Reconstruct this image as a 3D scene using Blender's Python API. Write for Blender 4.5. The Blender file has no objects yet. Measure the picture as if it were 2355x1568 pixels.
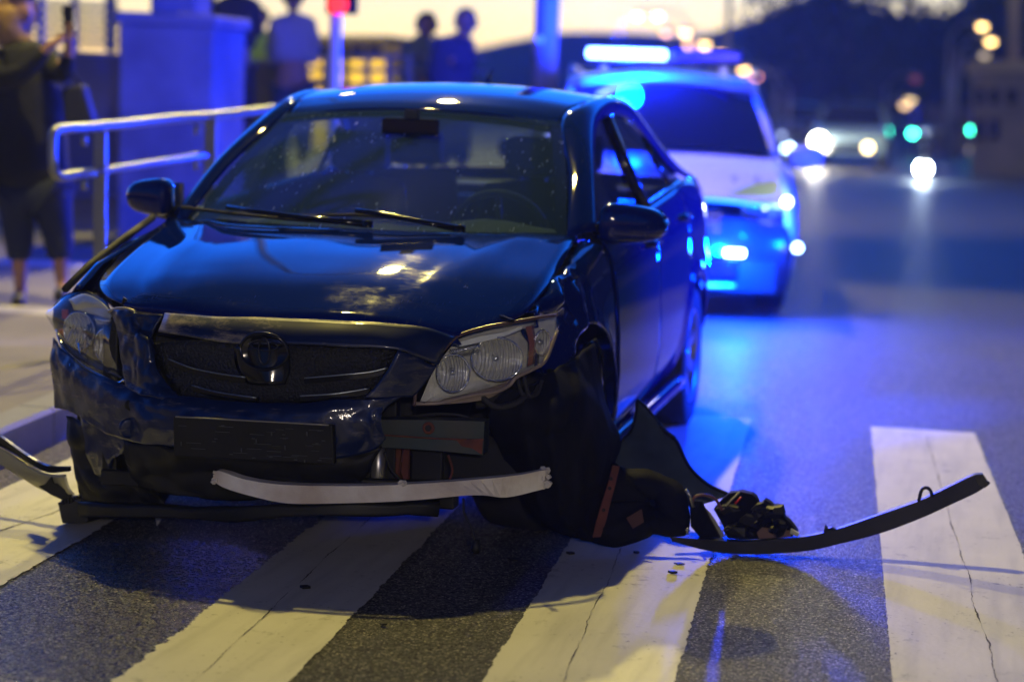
import bpy, bmesh, math, random
import numpy as np
from mathutils import Vector, noise as mnoise
random.seed(7); np.random.seed(7)
SC = bpy.context.scene
COL = SC.collection
rad = math.radians

# ---------------------------------------------------------------- camera
CP = np.array([7.022, 2.072, 1.452]); YAW, PIT, ROL, FPX = 3.349, -0.113, 0.031, 4972.0
F_ = np.array([math.cos(PIT)*math.cos(YAW), math.cos(PIT)*math.sin(YAW), math.sin(PIT)])
R_ = np.cross(F_, [0, 0, 1]); R_ /= np.linalg.norm(R_); U_ = np.cross(R_, F_)
R_, U_ = math.cos(ROL)*R_+math.sin(ROL)*U_, -math.sin(ROL)*R_+math.cos(ROL)*U_
cd = bpy.data.cameras.new('camera'); cam = bpy.data.objects.new('camera', cd); COL.objects.link(cam)
from mathutils import Matrix
m = Matrix(((R_[0], U_[0], -F_[0], CP[0]), (R_[1], U_[1], -F_[1], CP[1]), (R_[2], U_[2], -F_[2], CP[2]), (0, 0, 0, 1)))
cam.matrix_world = m
cd.sensor_width = 36; cd.lens = FPX/2354*36; cd.clip_end = 3000; cd.clip_start = .1
cd.dof.use_dof = True; cd.dof.focus_distance = 6.35; cd.dof.aperture_fstop = 1.6
cd.dof.aperture_blades = 0
SC.camera = cam

# ---------------------------------------------------------------- world: dusk sky
W = bpy.data.worlds.new('World'); SC.world = W; W.use_nodes = True
nt = W.node_tree; nt.nodes.clear()
out = nt.nodes.new('ShaderNodeOutputWorld'); bg = nt.nodes.new('ShaderNodeBackground')
tc = nt.nodes.new('ShaderNodeTexCoord'); sep = nt.nodes.new('ShaderNodeSeparateXYZ')
rp = nt.nodes.new('ShaderNodeValToRGB')
nt.links.new(tc.outputs['Generated'], sep.inputs[0]); nt.links.new(sep.outputs['Z'], rp.inputs[0])
stops = [(0.0, (1.4, .74, .22)), (.010, (1.3, .86, .30)), (.028, (1.12, .88, .42)), (.05, (.85, .78, .55)), (.09, (.08, .60, 2.5)), (.20, (.01, .42, 2.7)), (.33, (.008, .34, 2.3)), (.46, (.003, .09, .65)), (.58, (.002, .03, .16)), (1.0, (.002, .02, .08))]
el = rp.color_ramp.elements
el[0].position = 0; el[0].color = (*stops[0][1], 1); el[1].position = 1; el[1].color = (*stops[-1][1], 1)
for p, c in stops[1:-1]:
    e = el.new(p); e.color = (*c, 1)
sky = nt.nodes.new('ShaderNodeTexSky'); sky.sky_type = 'NISHITA'; sky.sun_disc = False
sky.sun_elevation = rad(.5); sky.sun_rotation = rad(200)
s0 = nt.nodes.new('ShaderNodeVectorMath'); s0.operation = 'SCALE'; s0.inputs['Scale'].default_value = .012
ad = nt.nodes.new('ShaderNodeVectorMath'); ad.operation = 'ADD'
nt.links.new(sky.outputs[0], s0.inputs[0]); nt.links.new(s0.outputs[0], ad.inputs[0]); nt.links.new(rp.outputs[0], ad.inputs[1])
# the afterglow sits on one side of the sky (beyond the crash); the other side is darker
gl = nt.nodes.new('ShaderNodeMapRange'); gl.inputs['From Min'].default_value = -1; gl.inputs['From Max'].default_value = -.25
gl.inputs['To Min'].default_value = 1.0; gl.inputs['To Max'].default_value = .10
nt.links.new(sep.outputs['X'], gl.inputs['Value'])
s1 = nt.nodes.new('ShaderNodeVectorMath'); s1.operation = 'SCALE'
nt.links.new(ad.outputs[0], s1.inputs[0]); nt.links.new(gl.outputs[0], s1.inputs['Scale'])
nt.links.new(s1.outputs[0], bg.inputs[0]); nt.links.new(bg.outputs[0], out.inputs[0])
bg.inputs['Strength'].default_value = 1.4

SC.view_settings.view_transform = 'Standard'; SC.view_settings.look = 'None'
SC.view_settings.exposure = 0.0; SC.view_settings.gamma = 1.0
SC.render.engine = 'CYCLES'
SC.cycles.use_denoising = True
SC.cycles.sample_clamp_indirect = 6
SC.cycles.max_bounces = 8; SC.cycles.transparent_max_bounces = 12

# ---------------------------------------------------------------- pixel rays (2354 x 1568 grid)
def ray(a, b): return F_*FPX+(a-1177)*R_-(b-784)*U_
def PX(a, b, v): d = ray(a, b); return CP+d*((v-CP[0])/d[0])
def PY(a, b, v): d = ray(a, b); return CP+d*((v-CP[1])/d[1])
def PG(a, b, v=0.0): d = ray(a, b); return CP+d*((v-CP[2])/d[2])
def PD(a, b, dist): return CP+ray(a, b)/FPX*dist

# ---------------------------------------------------------------- materials
MATS = {}
def mat(name, col, rough=.5, metal=0., spec=.5, coat=0., coatr=.03, emis=None, estr=0., trans=0., alpha=1., ior=1.45, bump=None, vary=None, ani=0.):
    if name in MATS: return MATS[name]
    m = bpy.data.materials.new(name); m.use_nodes = True; n = m.node_tree; b = n.nodes['Principled BSDF']
    b.inputs['Base Color'].default_value = (*col, 1); b.inputs['Roughness'].default_value = rough
    b.inputs['Metallic'].default_value = metal; b.inputs['Specular IOR Level'].default_value = spec
    b.inputs['Coat Weight'].default_value = coat; b.inputs['Coat Roughness'].default_value = coatr
    b.inputs['Transmission Weight'].default_value = trans; b.inputs['IOR'].default_value = ior
    b.inputs['Alpha'].default_value = alpha
    if emis: b.inputs['Emission Color'].default_value = (*emis, 1); b.inputs['Emission Strength'].default_value = estr
    if vary:   # (scale, amount, second colour)
        t = n.nodes.new('ShaderNodeTexCoord'); nz = n.nodes.new('ShaderNodeTexNoise'); nz.inputs['Scale'].default_value = vary[0]; nz.inputs['Detail'].default_value = 8
        r = n.nodes.new('ShaderNodeMapRange'); r.inputs['From Min'].default_value = .5-.25*vary[1]; r.inputs['From Max'].default_value = .75
        mx = n.nodes.new('ShaderNodeMix'); mx.data_type = 'RGBA'; mx.inputs['A'].default_value = (*col, 1); mx.inputs['B'].default_value = (*vary[2], 1)
        n.links.new(t.outputs['Object'], nz.inputs['Vector']); n.links.new(nz.outputs['Fac'], r.inputs['Value']); n.links.new(r.outputs[0], mx.inputs['Factor']); n.links.new(mx.outputs['Result'], b.inputs['Base Color'])
    if bump:   # (scale, strength, distance)
        t = n.nodes.new('ShaderNodeTexCoord'); nz = n.nodes.new('ShaderNodeTexNoise'); nz.inputs['Scale'].default_value = bump[0]; nz.inputs['Detail'].default_value = 6
        bm = n.nodes.new('ShaderNodeBump'); bm.inputs['Strength'].default_value = bump[1]; bm.inputs['Distance'].default_value = bump[2]
        n.links.new(t.outputs['Object'], nz.inputs['Vector']); n.links.new(nz.outputs['Fac'], bm.inputs['Height']); n.links.new(bm.outputs[0], b.inputs['Normal'])
    MATS[name] = m; return m

def node(n, t, **k):
    x = n.nodes.new(t)
    for a, v in k.items():
        if a in x.inputs: x.inputs[a].default_value = v
        else: setattr(x, a, v)
    return x
def mathn(n, op, a, b=None, c=None, clamp=False):
    x = n.nodes.new('ShaderNodeMath'); x.operation = op; x.use_clamp = clamp
    for i, v in enumerate((a, b, c)):
        if v is None: continue
        if isinstance(v, (int, float)): x.inputs[i].default_value = v
        else: n.links.new(v, x.inputs[i])
    return x.outputs[0]
def mixc(n, f, a, b):
    x = n.nodes.new('ShaderNodeMix'); x.data_type = 'RGBA'
    if isinstance(f, (int, float)): x.inputs['Factor'].default_value = f
    else: n.links.new(f, x.inputs['Factor'])
    for k, v in (('A', a), ('B', b)):
        if isinstance(v, tuple): x.inputs[k].default_value = (*v, 1)
        else: n.links.new(v, x.inputs[k])
    return x.outputs['Result']

# scratched, dusty dark blue paint
def paint_material():
    m = mat('dark_blue_paint', (.001, .008, .12), .5, 0., 0., 1.0, .02)
    n = m.node_tree; b = n.nodes['Principled BSDF']
    t = node(n, 'ShaderNodeTexCoord')
    nz = node(n, 'ShaderNodeTexNoise', Scale=5., Detail=9., Roughness=.7); n.links.new(t.outputs['Object'], nz.inputs['Vector'])
    mp = node(n, 'ShaderNodeMapping'); mp.inputs['Scale'].default_value = (14, 90, 30); mp.inputs['Rotation'].default_value = (0, 0, .5)
    n.links.new(t.outputs['Object'], mp.inputs[0])
    sn = node(n, 'ShaderNodeTexNoise', Scale=1.5, Detail=5.); n.links.new(mp.outputs[0], sn.inputs['Vector'])
    scr = mathn(n, 'MULTIPLY', mathn(n, 'SUBTRACT', sn.outputs['Fac'], .60), 9, clamp=True)
    dust = mathn(n, 'MULTIPLY', mathn(n, 'SUBTRACT', nz.outputs['Fac'], .47), 3.2, clamp=True)
    mask = mathn(n, 'MULTIPLY', scr, dust)
    c = mixc(n, mathn(n, 'MULTIPLY', mask, .7), (.001, .008, .12), (.10, .11, .13)); n.links.new(c, b.inputs['Base Color'])
    sx = node(n, 'ShaderNodeSeparateXYZ'); n.links.new(t.outputs['Object'], sx.inputs[0]); fr_ = mathn(n, 'MULTIPLY', mathn(n, 'SUBTRACT', sx.outputs['X'], .15), 2.2, clamp=True)
    n.links.new(mathn(n, 'ADD', mathn(n, 'MULTIPLY', mathn(n, 'MULTIPLY', dust, fr_), .22), .025), b.inputs['Coat Roughness'])
    n.links.new(mathn(n, 'MULTIPLY_ADD', dust, .12, .40), b.inputs['Roughness'])
    nb = node(n, 'ShaderNodeTexNoise', Scale=2.2, Detail=2.); n.links.new(t.outputs['Object'], nb.inputs['Vector'])
    bm = node(n, 'ShaderNodeBump', Strength=.03, Distance=.02); n.links.new(nb.outputs['Fac'], bm.inputs['Height']); n.links.new(bm.outputs[0], b.inputs['Coat Normal'])
    return m
PAINT = paint_material()
# same paint, scuffed by the impact
def scuffed():
    m = mat('scuffed_blue_paint', (.002, .010, .07), .45, .0, .3, .6, .08)
    n = m.node_tree; b = n.nodes['Principled BSDF']; t = node(n, 'ShaderNodeTexCoord')
    mp = node(n, 'ShaderNodeMapping'); mp.inputs['Scale'].default_value = (8, 7, 34); n.links.new(t.outputs['Object'], mp.inputs[0])
    nz = node(n, 'ShaderNodeTexNoise', Scale=1., Detail=10., Roughness=.75); n.links.new(mp.outputs[0], nz.inputs['Vector'])
    k = mathn(n, 'MULTIPLY', mathn(n, 'SUBTRACT', nz.outputs['Fac'], .55), 5, clamp=True)
    c = mixc(n, mathn(n, 'MULTIPLY', k, .75), (.002, .010, .06), (.26, .23, .17)); n.links.new(c, b.inputs['Base Color'])
    n.links.new(mathn(n, 'MULTIPLY_ADD', k, .3, .10), b.inputs['Coat Roughness']); n.links.new(mathn(n, 'MULTIPLY_ADD', k, -.6, .65, clamp=True), b.inputs['Coat Weight'])
    n2 = node(n, 'ShaderNodeTexNoise', Scale=9., Detail=5.); n.links.new(t.outputs['Object'], n2.inputs['Vector'])
    bm = node(n, 'ShaderNodeBump', Strength=.5, Distance=.012); n.links.new(n2.outputs['Fac'], bm.inputs['Height'])
    n.links.new(bm.outputs[0], b.inputs['Normal']); n.links.new(bm.outputs[0], b.inputs['Coat Normal'])
    return m
SCUFF = scuffed()
def glint_header():  # gold lamp highlights put into the blue paint's colour as pale streaks
    m = mat('glint_blue_paint', (.01, .02, .06), .4, .0, .5, .7, .15); n = m.node_tree; b = n.nodes['Principled BSDF']; t = node(n, 'ShaderNodeTexCoord')
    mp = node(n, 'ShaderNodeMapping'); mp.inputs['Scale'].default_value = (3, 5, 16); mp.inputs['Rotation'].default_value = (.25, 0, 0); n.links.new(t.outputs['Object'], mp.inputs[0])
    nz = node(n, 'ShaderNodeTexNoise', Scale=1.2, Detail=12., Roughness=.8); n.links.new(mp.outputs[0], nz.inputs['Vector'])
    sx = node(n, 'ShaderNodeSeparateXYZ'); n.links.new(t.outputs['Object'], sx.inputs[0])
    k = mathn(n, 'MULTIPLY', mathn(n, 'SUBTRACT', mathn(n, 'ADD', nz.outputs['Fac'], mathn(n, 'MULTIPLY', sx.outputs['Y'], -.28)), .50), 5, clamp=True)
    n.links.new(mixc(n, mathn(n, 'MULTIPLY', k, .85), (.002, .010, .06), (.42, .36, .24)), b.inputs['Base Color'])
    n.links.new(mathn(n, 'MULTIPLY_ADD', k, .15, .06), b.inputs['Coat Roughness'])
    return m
GLINT_HEADER = glint_header()
BLACK = mat('black_plastic', (.006, .007, .009), .5, spec=.35, bump=(60, .25, .004), vary=(6, 1, (.018, .018, .02)))
DEEP = mat('engine_bay_dark', (.006, .007, .009), .7)
GLOSSB = mat('gloss_black', (.006, .007, .01), .12)
RUBBER = mat('rubber', (.012, .012, .013), .75, vary=(9, 1, (.03, .03, .03)))
CHROME = mat('chrome', (.85, .86, .88), .08, 1.)
CHROME2 = mat('fluted_reflector', (.92, .91, .86), .22, .45)
def flute(m):
    n = m.node_tree; b = n.nodes['Principled BSDF']; t = node(n, 'ShaderNodeTexCoord'); w = node(n, 'ShaderNodeTexWave', Scale=34., Distortion=1.2, Detail=1.)
    w.bands_direction = 'Y'; v = node(n, 'ShaderNodeTexVoronoi', Scale=55.); n.links.new(t.outputs['Object'], w.inputs['Vector']); n.links.new(t.outputs['Object'], v.inputs['Vector'])
    bm = node(n, 'ShaderNodeBump', Strength=1., Distance=.006); n.links.new(mathn(n, 'ADD', w.outputs['Fac'], v.outputs['Distance']), bm.inputs['Height']); n.links.new(bm.outputs[0], b.inputs['Normal'])
flute(CHROME2)
STEEL = mat('grey_beam_steel', (.012, .028, .036), .5, .2, vary=(9, .6, (.03, .03, .03)), bump=(30, .3, .004))
RUST = mat('rusty_steel', (.17, .045, .03), .8, vary=(14, 1, (.05, .02, .015)))
FOAM = mat('dirty_white_foam', (.78, .76, .72), .85, vary=(7, .7, (.45, .36, .28)), bump=(45, .5, .006))
TORN = mat('broken_foam_edge', (.62, .58, .52), .9, bump=(90, 1, .01))
ALU = mat('brushed_metal', (.5, .5, .52), .35, .9)
GALV = mat('galvanised_rail', (.30, .31, .33), .38, .7)
SILVER = mat('wheel_silver', (.35, .36, .38), .3, .8)
WHITE = mat('police_white', (.78, .78, .78), .3, 0, .5, .6)
YEL = mat('police_yellow', (.62, .70, .05), .4)
CONC = mat('grey_concrete', (.27, .27, .27), .85, vary=(3, 1, (.17, .17, .18)), bump=(25, .4, .01))
SEAT = mat('seat_cloth', (.02, .021, .025), .9)
TRIM = mat('interior_trim', (.03, .035, .04), .8)
ORANGE = mat('amber_plastic', (.6, .15, .02), .25, trans=.4)

def glass(name, tint=(.75, .85, .85), rough=0., refl=1.45, dirt=0., clear=.9):
    if name in MATS: return MATS[name]
    m = bpy.data.materials.new(name); m.use_nodes = True; n = m.node_tree; n.nodes.clear()
    o = node(n, 'ShaderNodeOutputMaterial'); tr = node(n, 'ShaderNodeBsdfTransparent'); tr.inputs[0].default_value = (*[c*clear for c in tint], 1)
    g = node(n, 'ShaderNodeBsdfGlossy'); g.inputs['Roughness'].default_value = rough; g.inputs[0].default_value = (1, 1, 1, 1)
    fr = node(n, 'ShaderNodeFresnel', IOR=refl); gb = node(n, 'ShaderNodeNewGeometry'); n.links.new(mathn(n, 'MULTIPLY_ADD', gb.outputs['Backfacing'], 1/refl-refl, refl), fr.inputs['IOR']); mx = node(n, 'ShaderNodeMixShader')
    n.links.new(mathn(n, 'MULTIPLY', fr.outputs[0], 1.35, clamp=True), mx.inputs[0]); n.links.new(tr.outputs[0], mx.inputs[1]); n.links.new(g.outputs[0], mx.inputs[2])
    last = mx.outputs[0]
    if dirt > 0:
        t = node(n, 'ShaderNodeTexCoord'); mp = node(n, 'ShaderNodeMapping'); mp.inputs['Scale'].default_value = (13, 62, 11)
        mp.inputs['Rotation'].default_value = (0, 0, .25)
        n.links.new(t.outputs['Object'], mp.inputs[0])
        v = node(n, 'ShaderNodeTexNoise', Scale=1.6, Detail=4., Roughness=.6); n.links.new(mp.outputs[0], v.inputs['Vector'])
        spot = mathn(n, 'MULTIPLY', mathn(n, 'SUBTRACT', v.outputs['Fac'], .635), 9, clamp=True)
        big = node(n, 'ShaderNodeTexNoise', Scale=2.3, Detail=2.); n.links.new(t.outputs['Object'], big.inputs['Vector'])
        reg = mathn(n, 'MULTIPLY', mathn(n, 'SUBTRACT', big.outputs['Fac'], .42), 5, clamp=True)
        film = mathn(n, 'MULTIPLY_ADD', mathn(n, 'MULTIPLY', spot, reg), dirt*9, dirt*.8, clamp=True)
        d = node(n, 'ShaderNodeBsdfDiffuse'); n.links.new(mixc(n, mathn(n, 'MULTIPLY', spot, reg), (.12, .26, .42), (.9, .92, .9)), d.inputs[0])
        tl = node(n, 'ShaderNodeBsdfTranslucent'); tl.inputs[0].default_value = (.5, .6, .8, 1); dm = node(n, 'ShaderNodeMixShader'); dm.inputs[0].default_value = .55; n.links.new(d.outputs[0], dm.inputs[1]); n.links.new(tl.outputs[0], dm.inputs[2])
        m2 = node(n, 'ShaderNodeMixShader'); n.links.new(film, m2.inputs[0]); n.links.new(last, m2.inputs[1]); n.links.new(dm.outputs[0], m2.inputs[2]); last = m2.outputs[0]
    n.links.new(last, o.inputs[0]); MATS[name] = m; return m
WGLASS = glass('windscreen_glass', (.62, .78, .78), .0, 1.5, .18, .9)
SGLASS = glass('side_glass', (.70, .78, .78), .0, 1.6, 0, .9)
LENS = glass('headlamp_lens', (.95, .97, 1.), .02, 1.45, .03, .97)

def emit(name, col, s):
    return mat(name, (.02, .02, .02), .5, emis=col, estr=s)

# ---------------------------------------------------------------- ground materials
def asphalt():
    m = bpy.data.materials.new('asphalt'); m.use_nodes = True; n = m.node_tree; b = n.nodes['Principled BSDF']
    t = node(n, 'ShaderNodeTexCoord')
    v = node(n, 'ShaderNodeTexVoronoi', Scale=125.); n.links.new(t.outputs['Object'], v.inputs['Vector'])
    v2 = node(n, 'ShaderNodeTexVoronoi', Scale=330.); n.links.new(t.outputs['Object'], v2.inputs['Vector'])
    big = node(n, 'ShaderNodeTexNoise', Scale=1.3, Detail=5.); n.links.new(t.outputs['Object'], big.inputs['Vector'])
    g = node(n, 'ShaderNodeSeparateColor'); n.links.new(v.outputs['Color'], g.inputs[0])
    c = mixc(n, mathn(n, 'POWER', g.outputs[0], 2.2), (.018, .019, .021), (.19, .18, .16))
    c = mixc(n, mathn(n, 'MULTIPLY', big.outputs['Fac'], .45), c, (.035, .035, .037))
    n.links.new(c, b.inputs['Base Color'])
    # a glistening patch of spilled fluid in the foreground
    sp = node(n, 'ShaderNodeSeparateXYZ'); n.links.new(t.outputs['Object'], sp.inputs[0])
    wn = node(n, 'ShaderNodeTexNoise', Scale=4., Detail=5.); n.links.new(t.outputs['Object'], wn.inputs['Vector'])
    dx = mathn(n, 'MULTIPLY', mathn(n, 'SUBTRACT', sp.outputs['X'], 1.5), .85); dy = mathn(n, 'MULTIPLY', mathn(n, 'ADD', sp.outputs['Y'], .28), 1.9)
    r = mathn(n, 'SQRT', mathn(n, 'ADD', mathn(n, 'MULTIPLY', dx, dx), mathn(n, 'MULTIPLY', dy, dy)))
    wet = mathn(n, 'MULTIPLY', mathn(n, 'SUBTRACT', mathn(n, 'ADD', .75, mathn(n, 'MULTIPLY', wn.outputs['Fac'], .4)), r), 6, clamp=True)
    v3 = node(n, 'ShaderNodeTexVoronoi', Scale=210.); n.links.new(t.outputs['Object'], v3.inputs['Vector']); g3 = node(n, 'ShaderNodeSeparateColor'); n.links.new(v3.outputs['Color'], g3.inputs[0])
    chip = mathn(n, 'MULTIPLY', mathn(n, 'SUBTRACT', g3.outputs[1], mathn(n, 'MULTIPLY_ADD', wet, -.10, .90)), 12, clamp=True)  # wet glints painted as pale stone flecks, denser in the wet patch
    c2 = mixc(n, mathn(n, 'MULTIPLY', chip, .8), mixc(n, mathn(n, 'MULTIPLY', wet, .85), c, (.006, .007, .008)), (.62, .58, .44)); n.links.new(c2, b.inputs['Base Color'])
    rr = mathn(n, 'MULTIPLY_ADD', g.outputs[1], .25, .38)
    n.links.new(mathn(n, 'MULTIPLY_ADD', wet, -.26, rr, clamp=True), b.inputs['Roughness']); n.links.new(mathn(n, 'MULTIPLY_ADD', wet, .35, .2), b.inputs['Specular IOR Level'])
    h = mathn(n, 'ADD', mathn(n, 'MULTIPLY', v.outputs['Distance'], -1.), mathn(n, 'MULTIPLY', v2.outputs['Distance'], -.4))
    bm = node(n, 'ShaderNodeBump', Strength=1., Distance=.006); n.links.new(h, bm.inputs['Height']); n.links.new(bm.outputs[0], b.inputs['Normal'])
    return m
ASPH = asphalt()
def road_paint():
    m = bpy.data.materials.new('crossing_paint'); m.use_nodes = True; n = m.node_tree; b = n.nodes['Principled BSDF']
    t = node(n, 'ShaderNodeTexCoord')
    big = node(n, 'ShaderNodeTexNoise', Scale=2.5, Detail=7.); n.links.new(t.outputs['Object'], big.inputs['Vector'])
    fn = node(n, 'ShaderNodeTexNoise', Scale=55., Detail=3.); n.links.new(t.outputs['Object'], fn.inputs['Vector'])
    pit = mathn(n, 'MULTIPLY', mathn(n, 'SUBTRACT', fn.outputs['Fac'], .665), 25, clamp=True)
    reg = mathn(n, 'MULTIPLY', mathn(n, 'SUBTRACT', big.outputs['Fac'], .38), 4, clamp=True)
    mp = node(n, 'ShaderNodeMapping'); mp.inputs['Scale'].default_value = (1.2, 14, 1); mp.inputs['Rotation'].default_value = (0, 0, -.06); n.links.new(t.outputs['Object'], mp.inputs[0])
    st = node(n, 'ShaderNodeTexNoise', Scale=1., Detail=5.); n.links.new(mp.outputs[0], st.inputs['Vector'])
    c = mixc(n, big.outputs['Fac'], (.66, .64, .58), (.42, .41, .37))
    c = mixc(n, mathn(n, 'MULTIPLY', mathn(n, 'SUBTRACT', st.outputs['Fac'], .48), 2.3, clamp=True), c, (.33, .32, .29))
    c = mixc(n, mathn(n, 'MULTIPLY', mathn(n, 'MULTIPLY', pit, reg), .85), c, (.06, .055, .05))
    wn = node(n, 'ShaderNodeTexNoise', Scale=11., Detail=9., Roughness=.75); n.links.new(t.outputs['Object'], wn.inputs['Vector'])
    wear = mathn(n, 'MULTIPLY', mathn(n, 'MULTIPLY', mathn(n, 'SUBTRACT', wn.outputs['Fac'], .57), 14, clamp=True), mathn(n, 'MULTIPLY', mathn(n, 'SUBTRACT', big.outputs['Fac'], .45), 6, clamp=True))
    c = mixc(n, mathn(n, 'MULTIPLY', wear, .75), c, (.11, .105, .095))
    n.links.new(c, b.inputs['Base Color']); b.inputs['Roughness'].default_value = .55
    bm = node(n, 'ShaderNodeBump', Strength=.35, Distance=.003); n.links.new(fn.outputs['Fac'], bm.inputs['Height']); n.links.new(bm.outputs[0], b.inputs['Normal'])
    return m
RPAINT = road_paint()

# ---------------------------------------------------------------- mesh helpers
def link(name, verts, faces, m, parent=None, smooth=True):
    me = bpy.data.meshes.new(name); me.from_pydata([tuple(map(float, v)) for v in verts], [], faces); me.update()
    if m: me.materials.append(m)
    if smooth: me.polygons.foreach_set('use_smooth', [True]*len(me.polygons))
    o = bpy.data.objects.new(name, me); COL.objects.link(o)
    if parent: o.parent = parent
    return o
def tag(o, label=None, cat=None, group=None, kind=None):
    if label: o['label'] = label
    if cat: o['category'] = cat
    if group: o['group'] = group
    if kind: o['kind'] = kind
    return o
def thing(name, label, cat, group=None, parent=None):
    o = bpy.data.objects.new(name, None); COL.objects.link(o); o.empty_display_size = .2
    return tag(o, label, cat, group)
def structure(name, verts, faces, m, smooth=False):
    o = link(name, verts, faces, m, None, smooth); o['kind'] = 'structure'; return o
def crom(P, n):
    """Catmull-Rom through P (k,3) -> n per span"""
    P = np.asarray(P, float); k = len(P)
    if k == 2: 
        return np.array([P[0]+(P[1]-P[0])*t for t in np.linspace(0, 1, n+1)])
    Q = np.vstack([2*P[0]-P[1], P, 2*P[-1]-P[-2]]); out = []
    for i in range(k-1):
        p0, p1, p2, p3 = Q[i:i+4]
        for t in np.arange(n)/n:
            out.append(.5*((2*p1)+(-p0+p2)*t+(2*p0-5*p1+4*p2-p3)*t*t+(-p0+3*p1-3*p2+p3)*t**3))
    out.append(P[-1]); return np.array(out)
def surf(G, nu=4, nv=4):
    G = np.asarray(G, float)
    A = np.array([crom(r, nv) for r in G]); return np.array([crom(A[:, j], nu) for j in range(A.shape[1])]).transpose(1, 0, 2)
def gridmesh(name, S, m, parent=None, thick=0., disp=0., dscale=8., flip=False, fold=False):
    S = S.copy(); a, b = S.shape[:2]
    if disp:
        for i in range(a):
            for j in range(b):
                v = mnoise.noise_vector(Vector(S[i, j])*dscale); S[i, j] += np.array(v)*disp
                w = mnoise.noise(Vector(S[i, j])*dscale*1.7+Vector((5, 2, 1))); S[i, j, 0] += (abs(w)-.2)*disp*2.2*(1 if fold else 0)
    fs = [(i*b+j, i*b+j+1, (i+1)*b+j+1, (i+1)*b+j) for i in range(a-1) for j in range(b-1)]
    if flip: fs = [f[::-1] for f in fs]
    o = link(name, S.reshape(-1, 3), fs, m, parent)
    if thick:
        s = o.modifiers.new('solid', 'SOLIDIFY'); s.thickness = thick; s.offset = -1
    return o
def patch(name, rows, m, parent=None, thick=.004, nu=4, nv=4, **k):
    """rows of (px,py,x): a curved sheet through real points of the car"""
    return gridmesh(name, surf([[PX(*p) for p in r] for r in rows], nu, nv), m, parent, thick, **k)
class MB:
    def __init__(s): s.v = []; s.f = []
    def add(s, vs, fs):
        n = len(s.v); s.v += [tuple(map(float, v)) for v in vs]; s.f += [tuple(i+n for i in f) for f in fs]; return s
    def box(s, c, d, rz=0., ry=0., rx=0.):
        from mathutils import Euler
        M = Euler((rx, ry, rz)).to_matrix(); vs = []
        for i in (-1, 1):
            for j in (-1, 1):
                for k in (-1, 1):
                    vs.append(tuple(M @ Vector((i*d[0]/2, j*d[1]/2, k*d[2]/2))+Vector(c)))
        return s.add(vs, [(0, 1, 3, 2), (4, 6, 7, 5), (0, 4, 5, 1), (2, 3, 7, 6), (0, 2, 6, 4), (1, 5, 7, 3)])
    def tube(s, pts, r, n=8, cap=True):
        pts = [Vector(tuple(map(float, p))) for p in pts]; k = len(pts); rr = r if hasattr(r, '__len__') else [r]*k
        up = Vector((0, 0, 1)); vs = []
        for i, p in enumerate(pts):
            d = (pts[min(i+1, k-1)]-pts[max(i-1, 0)]).normalized()
            a = d.cross(up)
            if a.length < .05: a = d.cross(Vector((1, 0, 0)))
            a.normalize(); b = d.cross(a)
            for j in range(n):
                t = 2*math.pi*j/n; vs.append(p+(a*math.cos(t)+b*math.sin(t))*rr[i])
        fs = [(i*n+j, i*n+(j+1) % n, (i+1)*n+(j+1) % n, (i+1)*n+j) for i in range(k-1) for j in range(n)]
        if cap: fs += [tuple(range(n))[::-1], tuple(range((k-1)*n, k*n))]
        return s.add(vs, fs)
    def lathe(s, prof, n=24, axis='y', c=(0, 0, 0)):
        vs = []
        for a, r in prof:
            for j in range(n):
                t = 2*math.pi*j/n; u, w = r*math.cos(t), r*math.sin(t)
                p = {'y': (u, a, w), 'z': (u, w, a), 'x': (a, u, w)}[axis]; vs.append((p[0]+c[0], p[1]+c[1], p[2]+c[2]))
        k = len(prof)
        return s.add(vs, [(i*n+j, i*n+(j+1) % n, (i+1)*n+(j+1) % n, (i+1)*n+j) for i in range(k-1) for j in range(n)])
    def prism(s, poly, off):
        """poly: list of 3D points (planar-ish), extruded by vector off"""
        n = len(poly); off = np.asarray(off, float); a = [np.asarray(p, float) for p in poly]
        return s.add(a+[p+off for p in a], [tuple(range(n)), tuple(range(2*n-1, n-1, -1))]+[(i, i+n, (i+1) % n+n, (i+1) % n) for i in range(n)])
    def build(s, name, m, parent=None, smooth=False, bevel=0.):
        o = link(name, s.v, s.f, m, parent, smooth)
        if bevel:
            b = o.modifiers.new('bevel', 'BEVEL'); b.width = bevel; b.segments = 2; b.limit_method = 'ANGLE'
        return o
def ribbon(name, top, bot, depth, m, parent=None, n=6):
    """a bar whose front face runs between two polylines, with real depth"""
    T = crom(top, n); B = crom(bot, n); d = np.asarray(depth, float); k = len(T); mb = MB()
    vs = []
    for i in range(k): vs += [T[i], B[i], B[i]+d, T[i]+d]
    fs = [(4*i+a, 4*i+(a+1) % 4, 4*i+4+(a+1) % 4, 4*i+4+a) for i in range(k-1) for a in range(4)]+[(0, 3, 2, 1), (4*k-4, 4*k-3, 4*k-2, 4*k-1)]
    return mb.add(vs, fs).build(name, m, parent)

# ================================================================ SETTING
def flat(name, pts, z, m, kind='structure'):
    o = link(name, [(p[0], p[1], z) for p in pts], [tuple(range(len(pts)))], m, None, False); o['kind'] = kind; return o
flat('road', [(45, -60), (45, 90), (-175, 90), (-175, -60)], 0, ASPH)

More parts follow.
